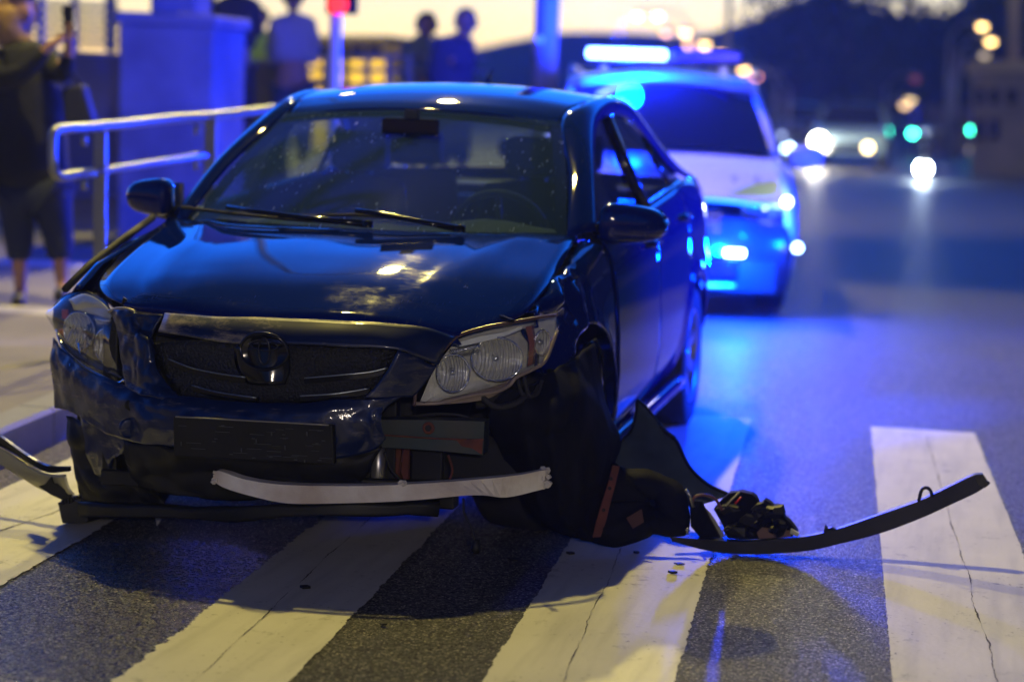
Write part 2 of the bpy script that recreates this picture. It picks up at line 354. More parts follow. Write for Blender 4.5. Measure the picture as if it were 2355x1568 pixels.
# zebra stripes with worn, ragged edges
def stripe(y0, y1, x0=-2.87, x1=3.2, wl=.012, wr=.012, seed=0):
    n = 1500; L = []; Rr = []
    for i in range(n+1):
        x = x0+(x1-x0)*i/n
        def w(a, s): return a*(mnoise.noise(Vector((x*21, s, 0)))*.7+mnoise.noise(Vector((x*4, s+9, 0)))*.8+mnoise.noise(Vector((x*75, s+3, 0)))*.45+mnoise.noise(Vector((x*170, s+3, 0)))*.35)
        off = .06*(x-1.5)
        L.append((x, y0+off+w(wl, seed), .004)); Rr.append((x, y1+off+w(wr, seed+5), .004))
    v = L+Rr; f = [(i, i+1, n+1+i+1, n+1+i) for i in range(n)]
    o = link('crossing_stripe', v, [q[::-1] for q in f], RPAINT, None, False); o['kind'] = 'structure'; return o
stripe(1.935, 2.40, seed=1, wl=.005, wr=.005); stripe(.92, 1.39, seed=2, wl=.009, wr=.009); stripe(.05, .46, seed=3, wl=.022, wr=.010)
stripe(-1.16, -.60, seed=4, wl=.01); stripe(2.95, 3.42, seed=6)
# cracks and joints in the crossing paint: thin dark grooves
def crack(x0, y0, x1, y1, w, seed):
    n = 400; L = []; Rr = []
    for i in range(n+1):
        t = i/n; x = x0+(x1-x0)*t; y = y0+(y1-y0)*t+(.014*mnoise.noise(Vector((x*2.3, seed, 0)))+.005*mnoise.noise(Vector((x*17, seed, 0)))+.003*mnoise.noise(Vector((x*70, seed, 0))))
        ww = w*max(.12, .55+1.6*mnoise.noise(Vector((x*6, seed+4, 1)))+.8*mnoise.noise(Vector((x*60, seed+4, 1))))
        L.append((x, y-ww, .0062)); Rr.append((x, y+ww, .0062))
    o = link('paint_crack', L+Rr, [(n+1+i, n+1+i+1, i+1, i) for i in range(n)], mat('crack_dirt', (.05, .045, .04), .9), None, False); o['kind'] = 'structure'
crack(3.0, 2.30, -2.8, 1.92, .0018, 1); crack(3.0, 1.22, 0.2, 1.02, .0013, 2); crack(3.0, .33, .0, .12, .0016, 3); crack(1.6, -1.0, -.4, -.86, .003, 4)
crack(-.12, 1.74, -.16, 2.26, .0025, 5)

# raised pavement with its kerb along the left, climbing away from the camera
K0 = PG(0, 990, .15); K1 = PG(125, 930, .15); kd = (K1-K0)/np.linalg.norm(K1-K0)
def kerb_y(x): return K0[1]+(x-K0[0])*.085
def pave_z(x): return .15 if x > -5 else .15+(-5-x)*.03
PAVE = mat('pavement_concrete', (.22, .20, .17), .8, vary=(2.2, 1, (.13, .12, .11)), bump=(40, .4, .004))
KERB = mat('kerb_stone', (.17, .17, .17), .6, bump=(30, .5, .005), vary=(12, 1, (.2, .2, .2)))
xs = np.linspace(6, -30, 73)
v = []; f = []
for i, x in enumerate(xs):
    y = kerb_y(x)-.15; v += [(x, y, pave_z(x)), (x, -8, pave_z(x)), (x, -40, pave_z(x))]
for i in range(len(xs)-1): a = 3*i; f += [(a, a+3, a+4, a+1), (a+1, a+4, a+5, a+2)]
structure('pavement', v, f, PAVE)
kerb = thing('kerb', 'granite kerb of long blocks edging the raised pavement, lit blue on its road side', 'kerb')
x = 4.0; stone = 0
while x > -16:
    L = 1.0; mb = MB(); a, b = x-.006, x-L+.006
    ya, yb = kerb_y(a), kerb_y(b); za, zb = pave_z(a), pave_z(b)
    vs = [(a, ya, -.02), (a, ya, za-.015), (a, ya-.015, za+.001), (a, ya-.15, za+.002), (b, yb, -.02), (b, yb, zb-.015), (b, yb-.015, zb+.001), (b, yb-.15, zb+.002)]
    mb.add(vs, [(0, 4, 5, 1), (1, 5, 6, 2), (2, 6, 7, 3), (0, 1, 2, 3), (7, 6, 5, 4)]).build('kerb_stone', KERB, kerb); x -= L
# pale tactile strips let into the pavement
for i, (dx0, w) in enumerate(((-4.2, .35), (-6.6, .35), (-8.6, .3))):
    v = [(dx0, kerb_y(dx0)-.16, pave_z(dx0)+.005), (dx0, -9, pave_z(dx0)+.005), (dx0-w, -9, pave_z(dx0-w)+.005), (dx0-w, kerb_y(dx0-w)-.16, pave_z(dx0-w)+.005)]
    structure('paving_band', v, [(0, 1, 2, 3)], mat('pale_paving', (.5, .48, .44), .7))

# far hills and the wooded slope
HILL = mat('hill_forest', (.035, .05, .045), .95, bump=(2, .8, .8))
def ridge(name, pts, d0, m, layers=6, kind='structure', rough=.01):
    prof = crom([(a, b, 0) for a, b in pts], 10); V_ = []; n = len(prof)
    for k in range(layers):
        t = k/(layers-1)
        for i, p in enumerate(prof):
            P = PD(p[0], p[1], d0); base = np.array([P[0], P[1], -2.])
            q = base+(P-base)*math.sin(t*math.pi/2)
            q = q+np.array([1, .1, 0])*(1-t)**1.5*d0*.35      # the slope comes forward towards its foot
            q[2] += mnoise.noise(Vector(q*.02))*rough*d0*(t*(1-t)*4); V_.append(q)
    f = [(k*n+i, k*n+i+1, (k+1)*n+i+1, (k+1)*n+i) for k in range(layers-1) for i in range(n-1)]
    return structure(name, V_, f, m, True)
ridge('hills', [(-500, 150), (0, 160), (600, 175), (900, 160), (1067, 119), (1225, 86), (1300, 75), (1450, 76), (1597, 82), (1677, 62), (1760, 38), (1812, 8), (1900, -10), (2040, 30), (2120, 35), (2200, 18), (2300, -120), (2700, -900), (3400, -1400), (4500, -1600)], 140, HILL)

# trees on the right: trunk, crown of many leaf clumps
def leafmat(n, c): return mat(n, c, .8)
LEAF = [leafmat('dark_foliage', (.012, .03, .02)), leafmat('deep_foliage', (.02, .045, .03))]
BARK = mat('bark', (.06, .05, .04), .9)
def tree(px, top, d, w, label, mi=0, ground=0.):
    P = PD(px, top, d); H = P[2]; base = np.array([P[0], P[1], ground]); r = w/FPX*d/2
    root = thing('tree', label, 'tree', 'trees beyond the junction')
    mb = MB(); mb.tube([base, base+(0, .1, H*.35), base+(.1, 0, H*.8)], [.03*H, .022*H, .005*H])
    for k in range(5):
        a = random.uniform(0, 6.28); z0 = H*random.uniform(.3, .55); mb.tube([base+(0, 0, z0), base+(math.cos(a)*r*.6, math.sin(a)*r*.6, z0+H*.22)], [.012*H, .004*H], 5)
    mb.build('trunk', BARK, root, True)
    c = MB()
    for k in range(1500):
        while True:
            q = np.random.uniform(-1, 1, 3)
            if q@q < 1 and q@q > .1: break
        n = mnoise.noise(Vector(q*2.3)+Vector((px, 0, 0)))
        if n < -.15: continue
        q = q*(1+.35*n); s = random.uniform(.03, .06)*r*1.4
        ctr = base+np.array([q[0]*r, q[1]*r, H*.60+q[2]*H*.42]); a, b = np.random.normal(size=3), np.random.normal(size=3)
        a /= np.linalg.norm(a); b -= a*(a@b); b /= np.linalg.norm(b)
        c.add([ctr+a*s, ctr+b*s, ctr-a*s, ctr-b*s], [(0, 1, 2, 3)])
    c.build('crown', LEAF[mi], root)
TR = [(1840, -60, 95, 260, 'dark tree leaning over the slope just right of the pale sky gap'), (1960, -110, 88, 300, 'tall dark tree above the oncoming car'),
      (2110, 10, 100, 260, 'low dark tree under the pale gap in the crowns'), (2040, 90, 75, 200, 'bushy dark tree behind the oncoming car'), (2200, 60, 80, 220, 'dark tree behind the green traffic signals'),
      (2320, -80, 70, 260, 'tall dark tree at the right edge over the corner building'), (1880, 130, 110, 200, 'small far tree low behind the parked line of lamps'), (2260, -40, 92, 240, 'broad tree crown above the string of warm lamps')]
for i, t in enumerate(TR): tree(t[0], t[1], t[2], t[3], t[4], i % 2)

# corner building on the right
bld = thing('corner_building', 'dim stone corner building with a ledge and dark windows at the right edge', 'building')
d = 48
def far_box(x0, y0, x1, y1, d, depth, m, name, par, bevel=0.):
    a, b, c2, e = PD(x0, y0, d), PD(x1, y0, d), PD(x1, y1, d), PD(x0, y1, d)
    return MB().prism([e, c2, b, a], (-depth, 0, 0)).build(name, m, par)
STONE = mat('dim_stone', (.22, .19, .15), .9, vary=(1.2, 1, (.12, .11, .09)))
far_box(2232, 165, 2500, 420, d, 8, STONE, 'wall', bld)
far_box(2222, 140, 2500, 166, d-.3, 8.6, mat('ledge_stone', (.33, .28, .17), .8), 'ledge', bld)
far_box(2318, -60, 2345, 140, d+.4, .6, STONE, 'pilaster', bld)
for (a, b, c2, e) in ((2242, 205, 2262, 240), (2275, 205, 2296, 240), (2242, 275, 2262, 320), (2275, 275, 2296, 320), (2315, 205, 2336, 240)):
    w = far_box(a, b, c2, e, d-.05, .1, GLOSSB, 'window', bld)
    far_box(a-3, e, c2+3, e+3, d-.12, .15, STONE, 'sill', w)
blk = thing('far_block', 'low far building between the green signals with a warm lit wall', 'building')
far_box(2130, 250, 2225, 385, 70, 8, mat('far_wall', (.20, .18, .14), .9), 'wall', blk)
far_box(2125, 243, 2230, 252, 69.7, 8.6, STONE, 'roof', blk)
for k in range(3): far_box(2143+k*27, 275, 2156+k*27, 300, 69.8, .2, GLOSSB, 'window', blk)

# parapet wall with rail behind the woman
wl = thing('parapet_wall', 'brown rendered parapet wall under a slatted rail behind the woman', 'wall')
PLAS = mat('render_plaster', (.22, .19, .13), .9, vary=(2, 1, (.15, .13, .10)))
MB().prism([PD(-60, 520, 20), PD(640, 440, 21.5), PD(640, 150, 21.5), PD(-60, 112, 20)], (-.3, 0, 0)).build('wall', PLAS, wl)
MB().prism([PD(-60, 114, 19.95), PD(640, 152, 21.45), PD(640, 144, 21.45), PD(-60, 104, 19.95)], (-.42, 0, 0)).build('coping', CONC, wl)
sl = thing('slatted_rail', 'dark horizontal slatted rail standing on the brown parapet wall', 'railing')
for k in range(5):
    y = 4+k*21; MB().prism([PD(-60, y+8, 20.1), PD(268, y+20, 20.7), PD(268, y+8, 20.7), PD(-60, y-4, 20.1)], (-.05, 0, 0)).build('slat', mat('dark_slat', (.05, .05, .055), .5), sl)
for px in (40, 95, 172, 250): MB().tube([PD(px, 116, 20.2), PD(px, -30, 20.2)], .035).build('post', GALV, sl)

# concrete pier with the stone column base on it
pier = thing('concrete_pier', 'squared concrete pier with a flat cap and a column on top, flooded with blue light', 'pier')
PC = mat('pier_concrete', (.20, .20, .21), .85, vary=(2.5, 1, (.10, .10, .11)), bump=(30, .5, .01))
p0 = PD(272, 240, 15.9); p1 = PD(487, 240, 16.15); p2 = PD(563, 240, 16.9)
ctr = (p0+p2)/2-np.array([.15, .2, 0]); base4 = [p0, p1, p2, ctr+(ctr-p1)*.8]
zt = PD(400, 62, 16.2)[2]
def prismz(poly, z0, z1, sc=1.): 
    c_ = sum(poly)/len(poly); P = [np.array([*(c_+(p-c_)*sc)[:2], z0]) for p in poly]; return P, (0, 0, z1-z0)
P, o_ = prismz(base4, .3, zt); MB().prism(P, o_).build('pier_body', PC, pier, bevel=.02)
P, o_ = prismz(base4, zt, zt+.09, 1.08); MB().prism(P, o_).build('cap', PC, pier, bevel=.02)
P, o_ = prismz(base4, zt+.09, zt+2.2, .48); MB().prism(P, o_).build('column', PC, pier, bevel=.02)

# street lamps -----------------------------------------------------------------
POLE = mat('lamp_pole_metal', (.30, .31, .33), .45, .6)
def street_lamp(hx, hy, hz, bx, by, bz, label, col=(1., .62, .24), s=30., r=.12, group=None, light=None, pr=.06, name='street_lamp'):
    """head at h, foot of the pole at b"""
    root = thing(name, label, 'street lamp', group)
    b = np.array([bx, by, bz]); h = np.array([hx, hy, hz])
    MB().tube([b, (bx, by, hz-.25)], [pr, pr*.7], 10).build('pole', POLE, root, True)
    MB().tube([(bx, by, hz-.3), (bx*.6+hx*.4, by*.6+hy*.4, hz+.12), (hx, hy, hz+r+.05)], pr*.5, 8).build('arm', POLE, root, True)
    MB().lathe([(r*1.2, .01), (r*1.15, r*.9), (r*.5, r*1.35), (r*.35, r*1.35)], 14, 'z', h).build('lamp_head', POLE, root, True)
    MB().lathe([(r*.5, .001), (r*.5, r*1.1), (0, r*1.2), (-r*.6, r*.8), (-r*.8, .001)], 14, 'z', h).build('bulb', emit('bulb_%02d%02d%02d_%d' % (col[0]*10, col[1]*10, col[2]*10, s), col, s), root, True)
    if light:
        L = bpy.data.lights.new('lamp_glow', 'SPOT' if light[1] else 'POINT'); L.energy = light[0]; L.color = col; L.shadow_soft_size = light[2]
        if light[1]: L.spot_size = rad(light[1]); L.spot_blend = .4
        o = bpy.data.objects.new('lamp_glow', L); COL.objects.link(o); o.location = h-np.array([0, 0, r*1.1+.02]); o.parent = root
        if len(light) > 3: o.rotation_euler = (Vector(light[3])-o.location).to_track_quat('-Z', 'Y').to_euler()
    return root
WARM = (1., .80, .19)
# the two lamps whose light and shadows fall on the crash
street_lamp(-4.2, -1.9, 9.2, -4.2, -4.6, .15, 'street lamp overhead on the left pavement beside the crashed car', WARM, 120, .14, None, (3300, 104, .12, (.6, .4, 0)))
street_lamp(-13.5, -3.2, 8.6, -13.5, -5.4, .35, 'street lamp on the left pavement behind the police car', WARM, 120, .14, None, (4300, 80, .12, (-1.5, 1.6, 0)))
street_lamp(16, 4.8, 3.8, 16, 7.5, 0, 'low street lamp across the crossing behind the photographer', (1., .84, .66), 60, .12, None, (1900, 30, .15, (0, .2, .4)))
street_lamp(-18.5, -6.5, 7.5, -18.5, -8.5, .4, 'unseen lamp added to light the yellow bus, above the top of the photo', WARM, 60, .14, None, (5000, 120, .12, (-21.7, -6.3, 1.6)))  # added lamp, out of view, to brighten the bus
street_lamp(-43, 2.5, 8.5, -43, 5.6, 0, 'unseen lamp added to light the oncoming car, over the top edge', (1., .85, .6), 60, .14, None, (1500, 110, .12, (-50, -1.5, 0)))  # added lamp, out of view, to brighten the far car's body
# receding string of lamps
far = [(1465, 38, 60, 'pair of pale lamps high left of the string, left one', (1, .93, .8)), (1513, 38, 60, 'pair of pale lamps high left of the string, right one', (1, .93, .8)),
       (1532, 77, 70, 'dim pinkish lamp leftmost of the row sinking towards the police roof', (.75, .45, .5)), (1575, 77, 66, 'bright cream lamp above the police roof, second in the row', (1, .8, .55)),
       (1585, 104, 80, 'orange lamp just under the cream one in the row', (.9, .6, .4)), (1620, 105, 72, 'brightest amber lamp in the middle of the row', (1, .75, .35)),
       (1658, 125, 66, 'amber lamp over the right end of the lightbar', (1, .68, .3)), (1710, 162, 60, 'orange lamp beside the police roof corner', (1, .62, .25)),
       (1737, 177, 58, 'dim mauve lamp lowest of the row', (.7, .3, .4)),
       (2258, 62, 62, 'uppermost warm lamp of the cluster over the corner building', (1, .8, .35)), (2278, 97, 62, 'second warm lamp of the cluster over the corner building', (1, .75, .35)),
       (2257, 155, 66, 'lower left dim lamp beside the ledge', (.4, .36, .3)), (2272, 151, 66, 'lower right dim lamp touching the ledge', (.5, .4, .22)), (2263, 128, 68, 'middle dim lamp above the ledge', (.35, .32, .3)),
       (2080, 243, 70, 'dim orange lamp left of its twin above the left green signal', (.6, .45, .28)), (2093, 232, 70, 'dim yellow lamp right of its twin above the left green signal', (.6, .5, .28)),
       (2104, 182, 68, 'faint red lamp high in the dark trees', (.16, .03, .02))]
for px, py, d, lab, c in far:
    h = PD(px, py, d); s = 10. * max(c); c = (c[0], c[1]*.85, c[2]*.6)
    street_lamp(h[0], h[1], h[2], h[0]-.3, h[1]+(.9 if px < 2000 else -.9), 0, 'far '+lab, c, s, .11*d/60, 'street lamps in the distance', None, .05)
# tall pole behind the car's roof
b = PD(1254, 60, 17); pole = thing('lamp_post', 'thick round pole rising behind the roof of the crashed car, left of the blue lightbar', 'post')
MB().tube([(b[0], b[1], .25), (b[0], b[1]+.02, 4.2)], [.105, .09], 16).build('pole', mat('painted_pole', (.16, .17, .2), .5), pole, True)
MB().tube([(b[0], b[1], 1.78), (b[0], b[1], 1.9)], .1, 16).build('collar', POLE, pole, True)
h = PD(1242, 92, 16.8); MB().lathe([(0, .001), (.0, .03), (-.03, .03)], 12, 'x', h+np.array([.03, 0, 0])).build('knob', mat('pale_spot_disc', (.7, .75, .8), .3), pole)  # pale disc put in for a blurred light spot on the pole
b = PD(1675, 40, 40); p2_ = thing('lamp_post', 'thin dark post against the pale sky right of the lamp row', 'post'); MB().tube([(b[0], b[1], 0), (b[0], b[1], 6)], .05).build('pole', POLE, p2_, True)
# tall dark building row along the right side of the street (outside the frame, seen in the car's flank)
row = thing('building_row', 'dark building row along the right side of the street', 'building')
MB().box((-28, 17, 5.5), (76, 6, 11)).build('wall', mat('dark_render', (.05, .045, .04), .9), row)
for k in range(16): MB().box((5-k*4.6, 13.95, 3.2), (1.4, .12, 1.8)).build('window', GLOSSB, row)
# traffic signals
def signal(px, py, d, label, col, s, hgt=2.9, r=.1, lit=0):
    P = PD(px, py, d); root = thing('traffic_signal', label, 'traffic light', 'signals at the far junction')
    MB().tube([(P[0]-.2, P[1], 0), (P[0]-.2, P[1], P[2]+.9)], .05).build('pole', POLE, root, True)
    MB().box((P[0]-.12, P[1], P[2]+.3), (.2, .3, .95)).build('housing', GLOSSB, root)
    for k in range(3):
        on = k == lit
        MB().lathe([(0, .001), (.012, r*.7), (0, r)], 14, 'x', (P[0], P[1], P[2]+.3*k)).build('signal_light', emit('signal_%s%d' % (label[:9], on), col if on else (.05, .05, .05), s if on else .0), root, True)
signal(2098, 307, 62, 'green traffic light above the motorcycle headlamp', (.05, 1., .62), 26)
signal(2235, 300, 62, 'green traffic light in front of the corner building', (.05, 1., .66), 24)
signal(2282, 348, 66, 'small teal signal low at the right', (0, .5, .55), 3., r=.08)
signal(2305, 308, 66, 'small blue signal at the right edge', (0, .08, .75), 2.5)
signal(2170, 345, 72, 'pale green signal low between the two bright green ones', (.3, .6, .5), 3., r=.08)
signal(2226, 346, 72, 'pale beige signal low beneath the right green light', (.5, .45, .38), 3., r=.08)
# signal with the red light seen at the top of the photo
rs = thing('traffic_signal', 'white striped post with a red signal head behind the crashed car', 'traffic light')
P = PD(777, 10, 15.5)
MB().tube([(P[0]-.05, P[1]-.03, .3), (P[0]-.05, P[1]-.03, P[2]+.3)], .045, 12).build('pole', mat('white_post', (.7, .7, .72), .4), rs, True)
MB().box((P[0]-.1, P[1], P[2]+.1), (.16, .2, .34)).build('housing', GLOSSB, rs, bevel=.01)
MB().lathe([(0, .001), (.02, .05), (0, .075)], 16, 'x', (P[0], P[1], P[2])).build('signal_light', emit('signal_red', (1, .02, .02), 3.), rs, True)

# yellow bus behind the railing
bus = thing('yellow_bus', 'blurred yellow bus with a dark roof parked beyond the people', 'bus')
YB = mat('bus_yellow', (.75, .55, .03), .5)
def pbox(name, x0, y0, x1, y1, d, dep, m, par): return far_box(x0, y0, x1, y1, d, dep, m, name, par)
pbox('body', 716, 92, 884, 390, 30, 2.2, YB, bus); pbox('roof', 712, 82, 888, 95, 29.8, 2.6, mat('bus_roof', (.06, .05, .02), .6), bus)
for k in range(4): pbox('window', 724+k*40, 106, 756+k*40, 124, 29.95, .1, GLOSSB, bus)
pbox('sign_band', 890, 100, 960, 180, 31, .2, mat('bus_yellow2', (.55, .42, .06), .6), bus)
bs = thing('bar_railing', 'grey bar railing between the post and the bending people', 'railing')
for k in range(7):
    px = 700+k*48; MB().tube([PD(px, 250, 20), PD(px, 128, 20)], .03).build('post', GALV, bs)
for y in (128, 160, 195): MB().tube([PD(690, y, 20), PD(1120, y+6, 21)], .022).build('rail', GALV, bs)

# ================================================================ CRASHED CAR
car = thing('crashed_car', 'dark blue saloon with its front bumper torn away, stopped across the crossing', 'car')
def zb(x):          # belt line
    if x > -.42: return .965-(x+.42)*.19-max(0, x)**2*.35
    return min(.975+.06*(-.42-x), 1.10)
PY_ = [(0, .792), (.03, .818), (.08, .845), (.2, .868), (.35, .88), (.5, .885), (.62, .878), (.7, .862), (.78, .83), (.9, .80)]
def S(x, z):
    d = max(0, zb(x)-z); y = float(np.interp(d, [a for a, b in PY_], [b for a, b in PY_]))
    if x > -.3: y *= 1-.13*((x+.3)/1.2)**2*1.6
    if x < -2.8: y *= 1-.12*((-2.8-x)/.8)**2
    for cx in (0, -2.6):
        r = math.hypot(x-cx, z-.31)
        if .34 < r < .46 and z > .31: y += .014*(1-abs(r-.39)/.07) if abs(r-.39) < .07 else 0
    return y
def arch(x, z0=.27, R=.365):
    z = z0
    for cx in (0, -2.6):
        if abs(x-cx) < R: z = max(z, .31+math.sqrt(max(0, R*R-(x-cx)**2)))
    return z
def side_panel(name, x0, x1, zlo, zhi, m, par, s=1, nx=40, nz=16, thick=.006, disp=None):
    G = []
    for j in range(nz+1):
        row = []
        for i in range(nx+1):
            x = x0+(x1-x0)*i/nx; a, b = zlo(x), zhi(x); z = b+(a-b)*j/nz; p = np.array([x, s*S(x, z), z])
            if disp: p = disp(p)
            row.append(p)
        G.append(row)
    return gridmesh(name, np.array(G), m, par, thick if s > 0 else -thick, flip=(s < 0))
# --- floor and engine bay block (dark, closes the shell from below)
mb = MB(); mb.box((-1.5, 0, .30), (4.0, 1.5, .2)); mb.build('floor_pan', DEEP, car, bevel=.03)
mb = MB(); mb.box((.28, -.12, .50), (.42, 1.02, .36)); mb.box((.2, .1, .66), (.5, .7, .12)); mb.box((-.38, 0, .62), (.06, 1.42, .5)); mb.build('engine_block', DEEP, car, bevel=.03)
# radiator with its support frame
rd = MB().box((.60, -.08, .46), (.05, .84, .42)).build('radiator', mat('radiator_fins', (.03, .032, .035), .5, .4, bump=(160, .8, .01)), car)
mb = MB(); mb.box((.66, -.05, .70), (.06, 1.0, .05)); mb.box((.66, .36, .45), (.05, .05, .5)); mb.box((.66, -.55, .45), (.05, .05, .5)); mb.box((.66, 0, .215), (.07, 1.15, .05)); mb.box((.62, .47, .33), (.03, .10, .26)); mb.build('support_frame', BLACK, car, bevel=.006)
MB().tube([(.70, .335, .40), (.70, .335, .20)], .022, 10).build('drier_bottle', ALU, car, True)
MB().tube([(.72, .42, .39), (.73, .41, .3), (.70, .43, .22)], .006, 6).build('brake_pipe', RUST, car, True)
MB().box((.67, .40, .33), (.02, .05, .16)).build('bracket', RUST, car)

# --- hood
def hoodrow(x, xs_, ys, zs): return [(a, b, c) for a, b, c in zip(xs_, ys, zs)]
H = [
 [(.67, -.515, .735), (.78, -.26, .728), (.82, .05, .735), (.80, .34, .735), (.69, .585, .70)],
 [(.70, -.50, .765), (.80, -.225, .757), (.845, .089, .769), (.82, .366, .768), (.72, .585, .733)],
 [(.60, -.60, .785), (.74, -.27, .792), (.78, .07, .80), (.76, .36, .797), (.62, .66, .757)],
 [(.45, -.68, .817), (.56, -.33, .848), (.60, .04, .856), (.58, .36, .846), (.47, .735, .792)],
 [(.22, -.715, .868), (.30, -.36, .903), (.33, .02, .910), (.31, .37, .901), (.24, .755, .858)],
 [(-.05, -.735, .922), (.04, -.38, .944), (.08, .01, .950), (.05, .38, .943), (-.04, .752, .912)],
 [(-.36, -.752, .972), (-.20, -.44, .968), (-.12, .02, .974), (-.17, .39, .972), (-.37, .735, .972)],
 [(-.385, -.750, .950), (-.225, -.44, .948), (-.145, .02, .954), (-.195, .39, .952), (-.395, .733, .950)]]
HS = surf(H, 6, 8)
# pressed crease lines and the buckle from the crash
for i in range(HS.shape[0]):
    for j in range(HS.shape[1]):
        x, y, z = HS[i, j]
        if 6 < i:
            yc = .40+.16*(.8-x); g = math.exp(-((abs(y)-yc)/.03)**2); HS[i, j, 2] += .006*g*(x < .7)
            HS[i, j, 2] -= .010*max(0, (abs(y)-yc)/.3) if abs(y) > yc else 0
        n = mnoise.noise(Vector((x*3, y*4, 2))); HS[i, j, 2] += .006*n*max(0, (x+.2))
        if x > .5: HS[i, j, 2] += .012*math.exp(-((y+.30)/.10)**2)*(x-.5)/.35
hood = gridmesh('hood', HS, PAINT, car, .006, flip=True)
MB().box((.60, .70, .775), (.14, .012, .01), rz=.5).build('hood_slot', GLOSSB, car)
# windscreen washer nozzles / cowl
cow = []
for y in np.linspace(-.74, .74, 15):
    xx = -.12-.44*(abs(y)/.74)**2*.62; cow.append([(xx-.01, y, .945), (xx-.09, y, .930), (xx-.20, y*.98, .945)])
gridmesh('cowl', np.array(cow), BLACK, car, .004)
MB().box((-.19, -.06, .958), (.03, .10, .012)).build('washer_nozzle', GLOSSB, car)

# --- windscreen
WS = [[(-.36, -.70, .955), (-.20, -.45, .955), (-.10, 0, .955), (-.20, .45, .955), (-.36, .70, .955)],
      [(-.68, -.635, 1.163), (-.58, -.36, 1.178), (-.53, 0, 1.184), (-.58, .36, 1.178), (-.68, .635, 1.163)],
      [(-1.02, -.54, 1.358), (-.975, -.28, 1.377), (-.95, 0, 1.384), (-.975, .28, 1.377), (-1.02, .54, 1.358)]]
WSS = surf(WS, 10, 8)
ws = gridmesh('windscreen', WSS, WGLASS, car, 0)
# black ceramic border, just inside the glass
fr = WSS-np.array([.006, 0, .010]); a, b = fr.shape[:2]; mb = MB()
def inset(u, v, w=.045): return fr
vs = fr.reshape(-1, 3)
cx = fr.mean(axis=(0, 1)); mbv = []; mbf = []
ring = [fr[0, j] for j in range(b)]+[fr[i, b-1] for i in range(1, a)]+[fr[a-1, j] for j in range(b-2, -1, -1)]+[fr[i, 0] for i in range(a-2, 0, -1)]
inner = []
for i_ in range(len(ring)):
    p = ring[i_]; q = p.copy(); 
    q[1] -= np.sign(p[1])*.045*min(1, abs(p[1])/.45)**6 if abs(p[1]) > .3 else 0
    t = (p[2]-.955)/(1.384-.955)
    lo, hi = max(0, 1-t*12), max(0, 1-(1-t)*12)
    q = q+np.array([-.85, 0, .52])*(.05*lo-.035*hi); inner.append(q)
n = len(ring); MB().add(ring+inner, [(i, (i+1) % n, n+(i+1) % n, n+i) for i in range(n)]).build('windscreen_border', mat('ceramic_black', (.004, .004, .005), .9, spec=0.), ws)
PARK = PX(452, 478, -.45)
MB().box(PARK, (.001, .05, .02), ry=-.55).build('parking_sticker', mat('sticker_paper', (.5, .5, .42), .7), ws)

# --- roof
RFx = [-.955, -1.08, -1.3, -1.65, -2.05, -2.4, -2.62]; RFz = [1.388, 1.425, 1.468, 1.494, 1.488, 1.450, 1.405]; RFy = [.54, .55, .565, .59, .59, .572, .565]
G = []
for x, z, y in zip(RFx, RFz, RFy):
    e = .06 if x > -1 else .03 if x > -1.2 else 0
    G.append([(x-e, -y, z-.045), (x-e*.25, -y*.55, z-.012), (x, 0, z), (x-e*.25, y*.55, z-.012), (x-e, y, z-.045)])
roof = gridmesh('roof', surf(G, 6, 8), PAINT, car, .012)
gridmesh('headliner', surf(G, 3, 4)-np.array([0, 0, .03]), TRIM, car, .004)
an = PX(1120, 186, -2.35); MB().tube([an, an+np.array([-.10, 0, .045]), an+np.array([-.12, 0, .04])], [.012, .010, .006], 8).build('aerial', GLOSSB, roof)

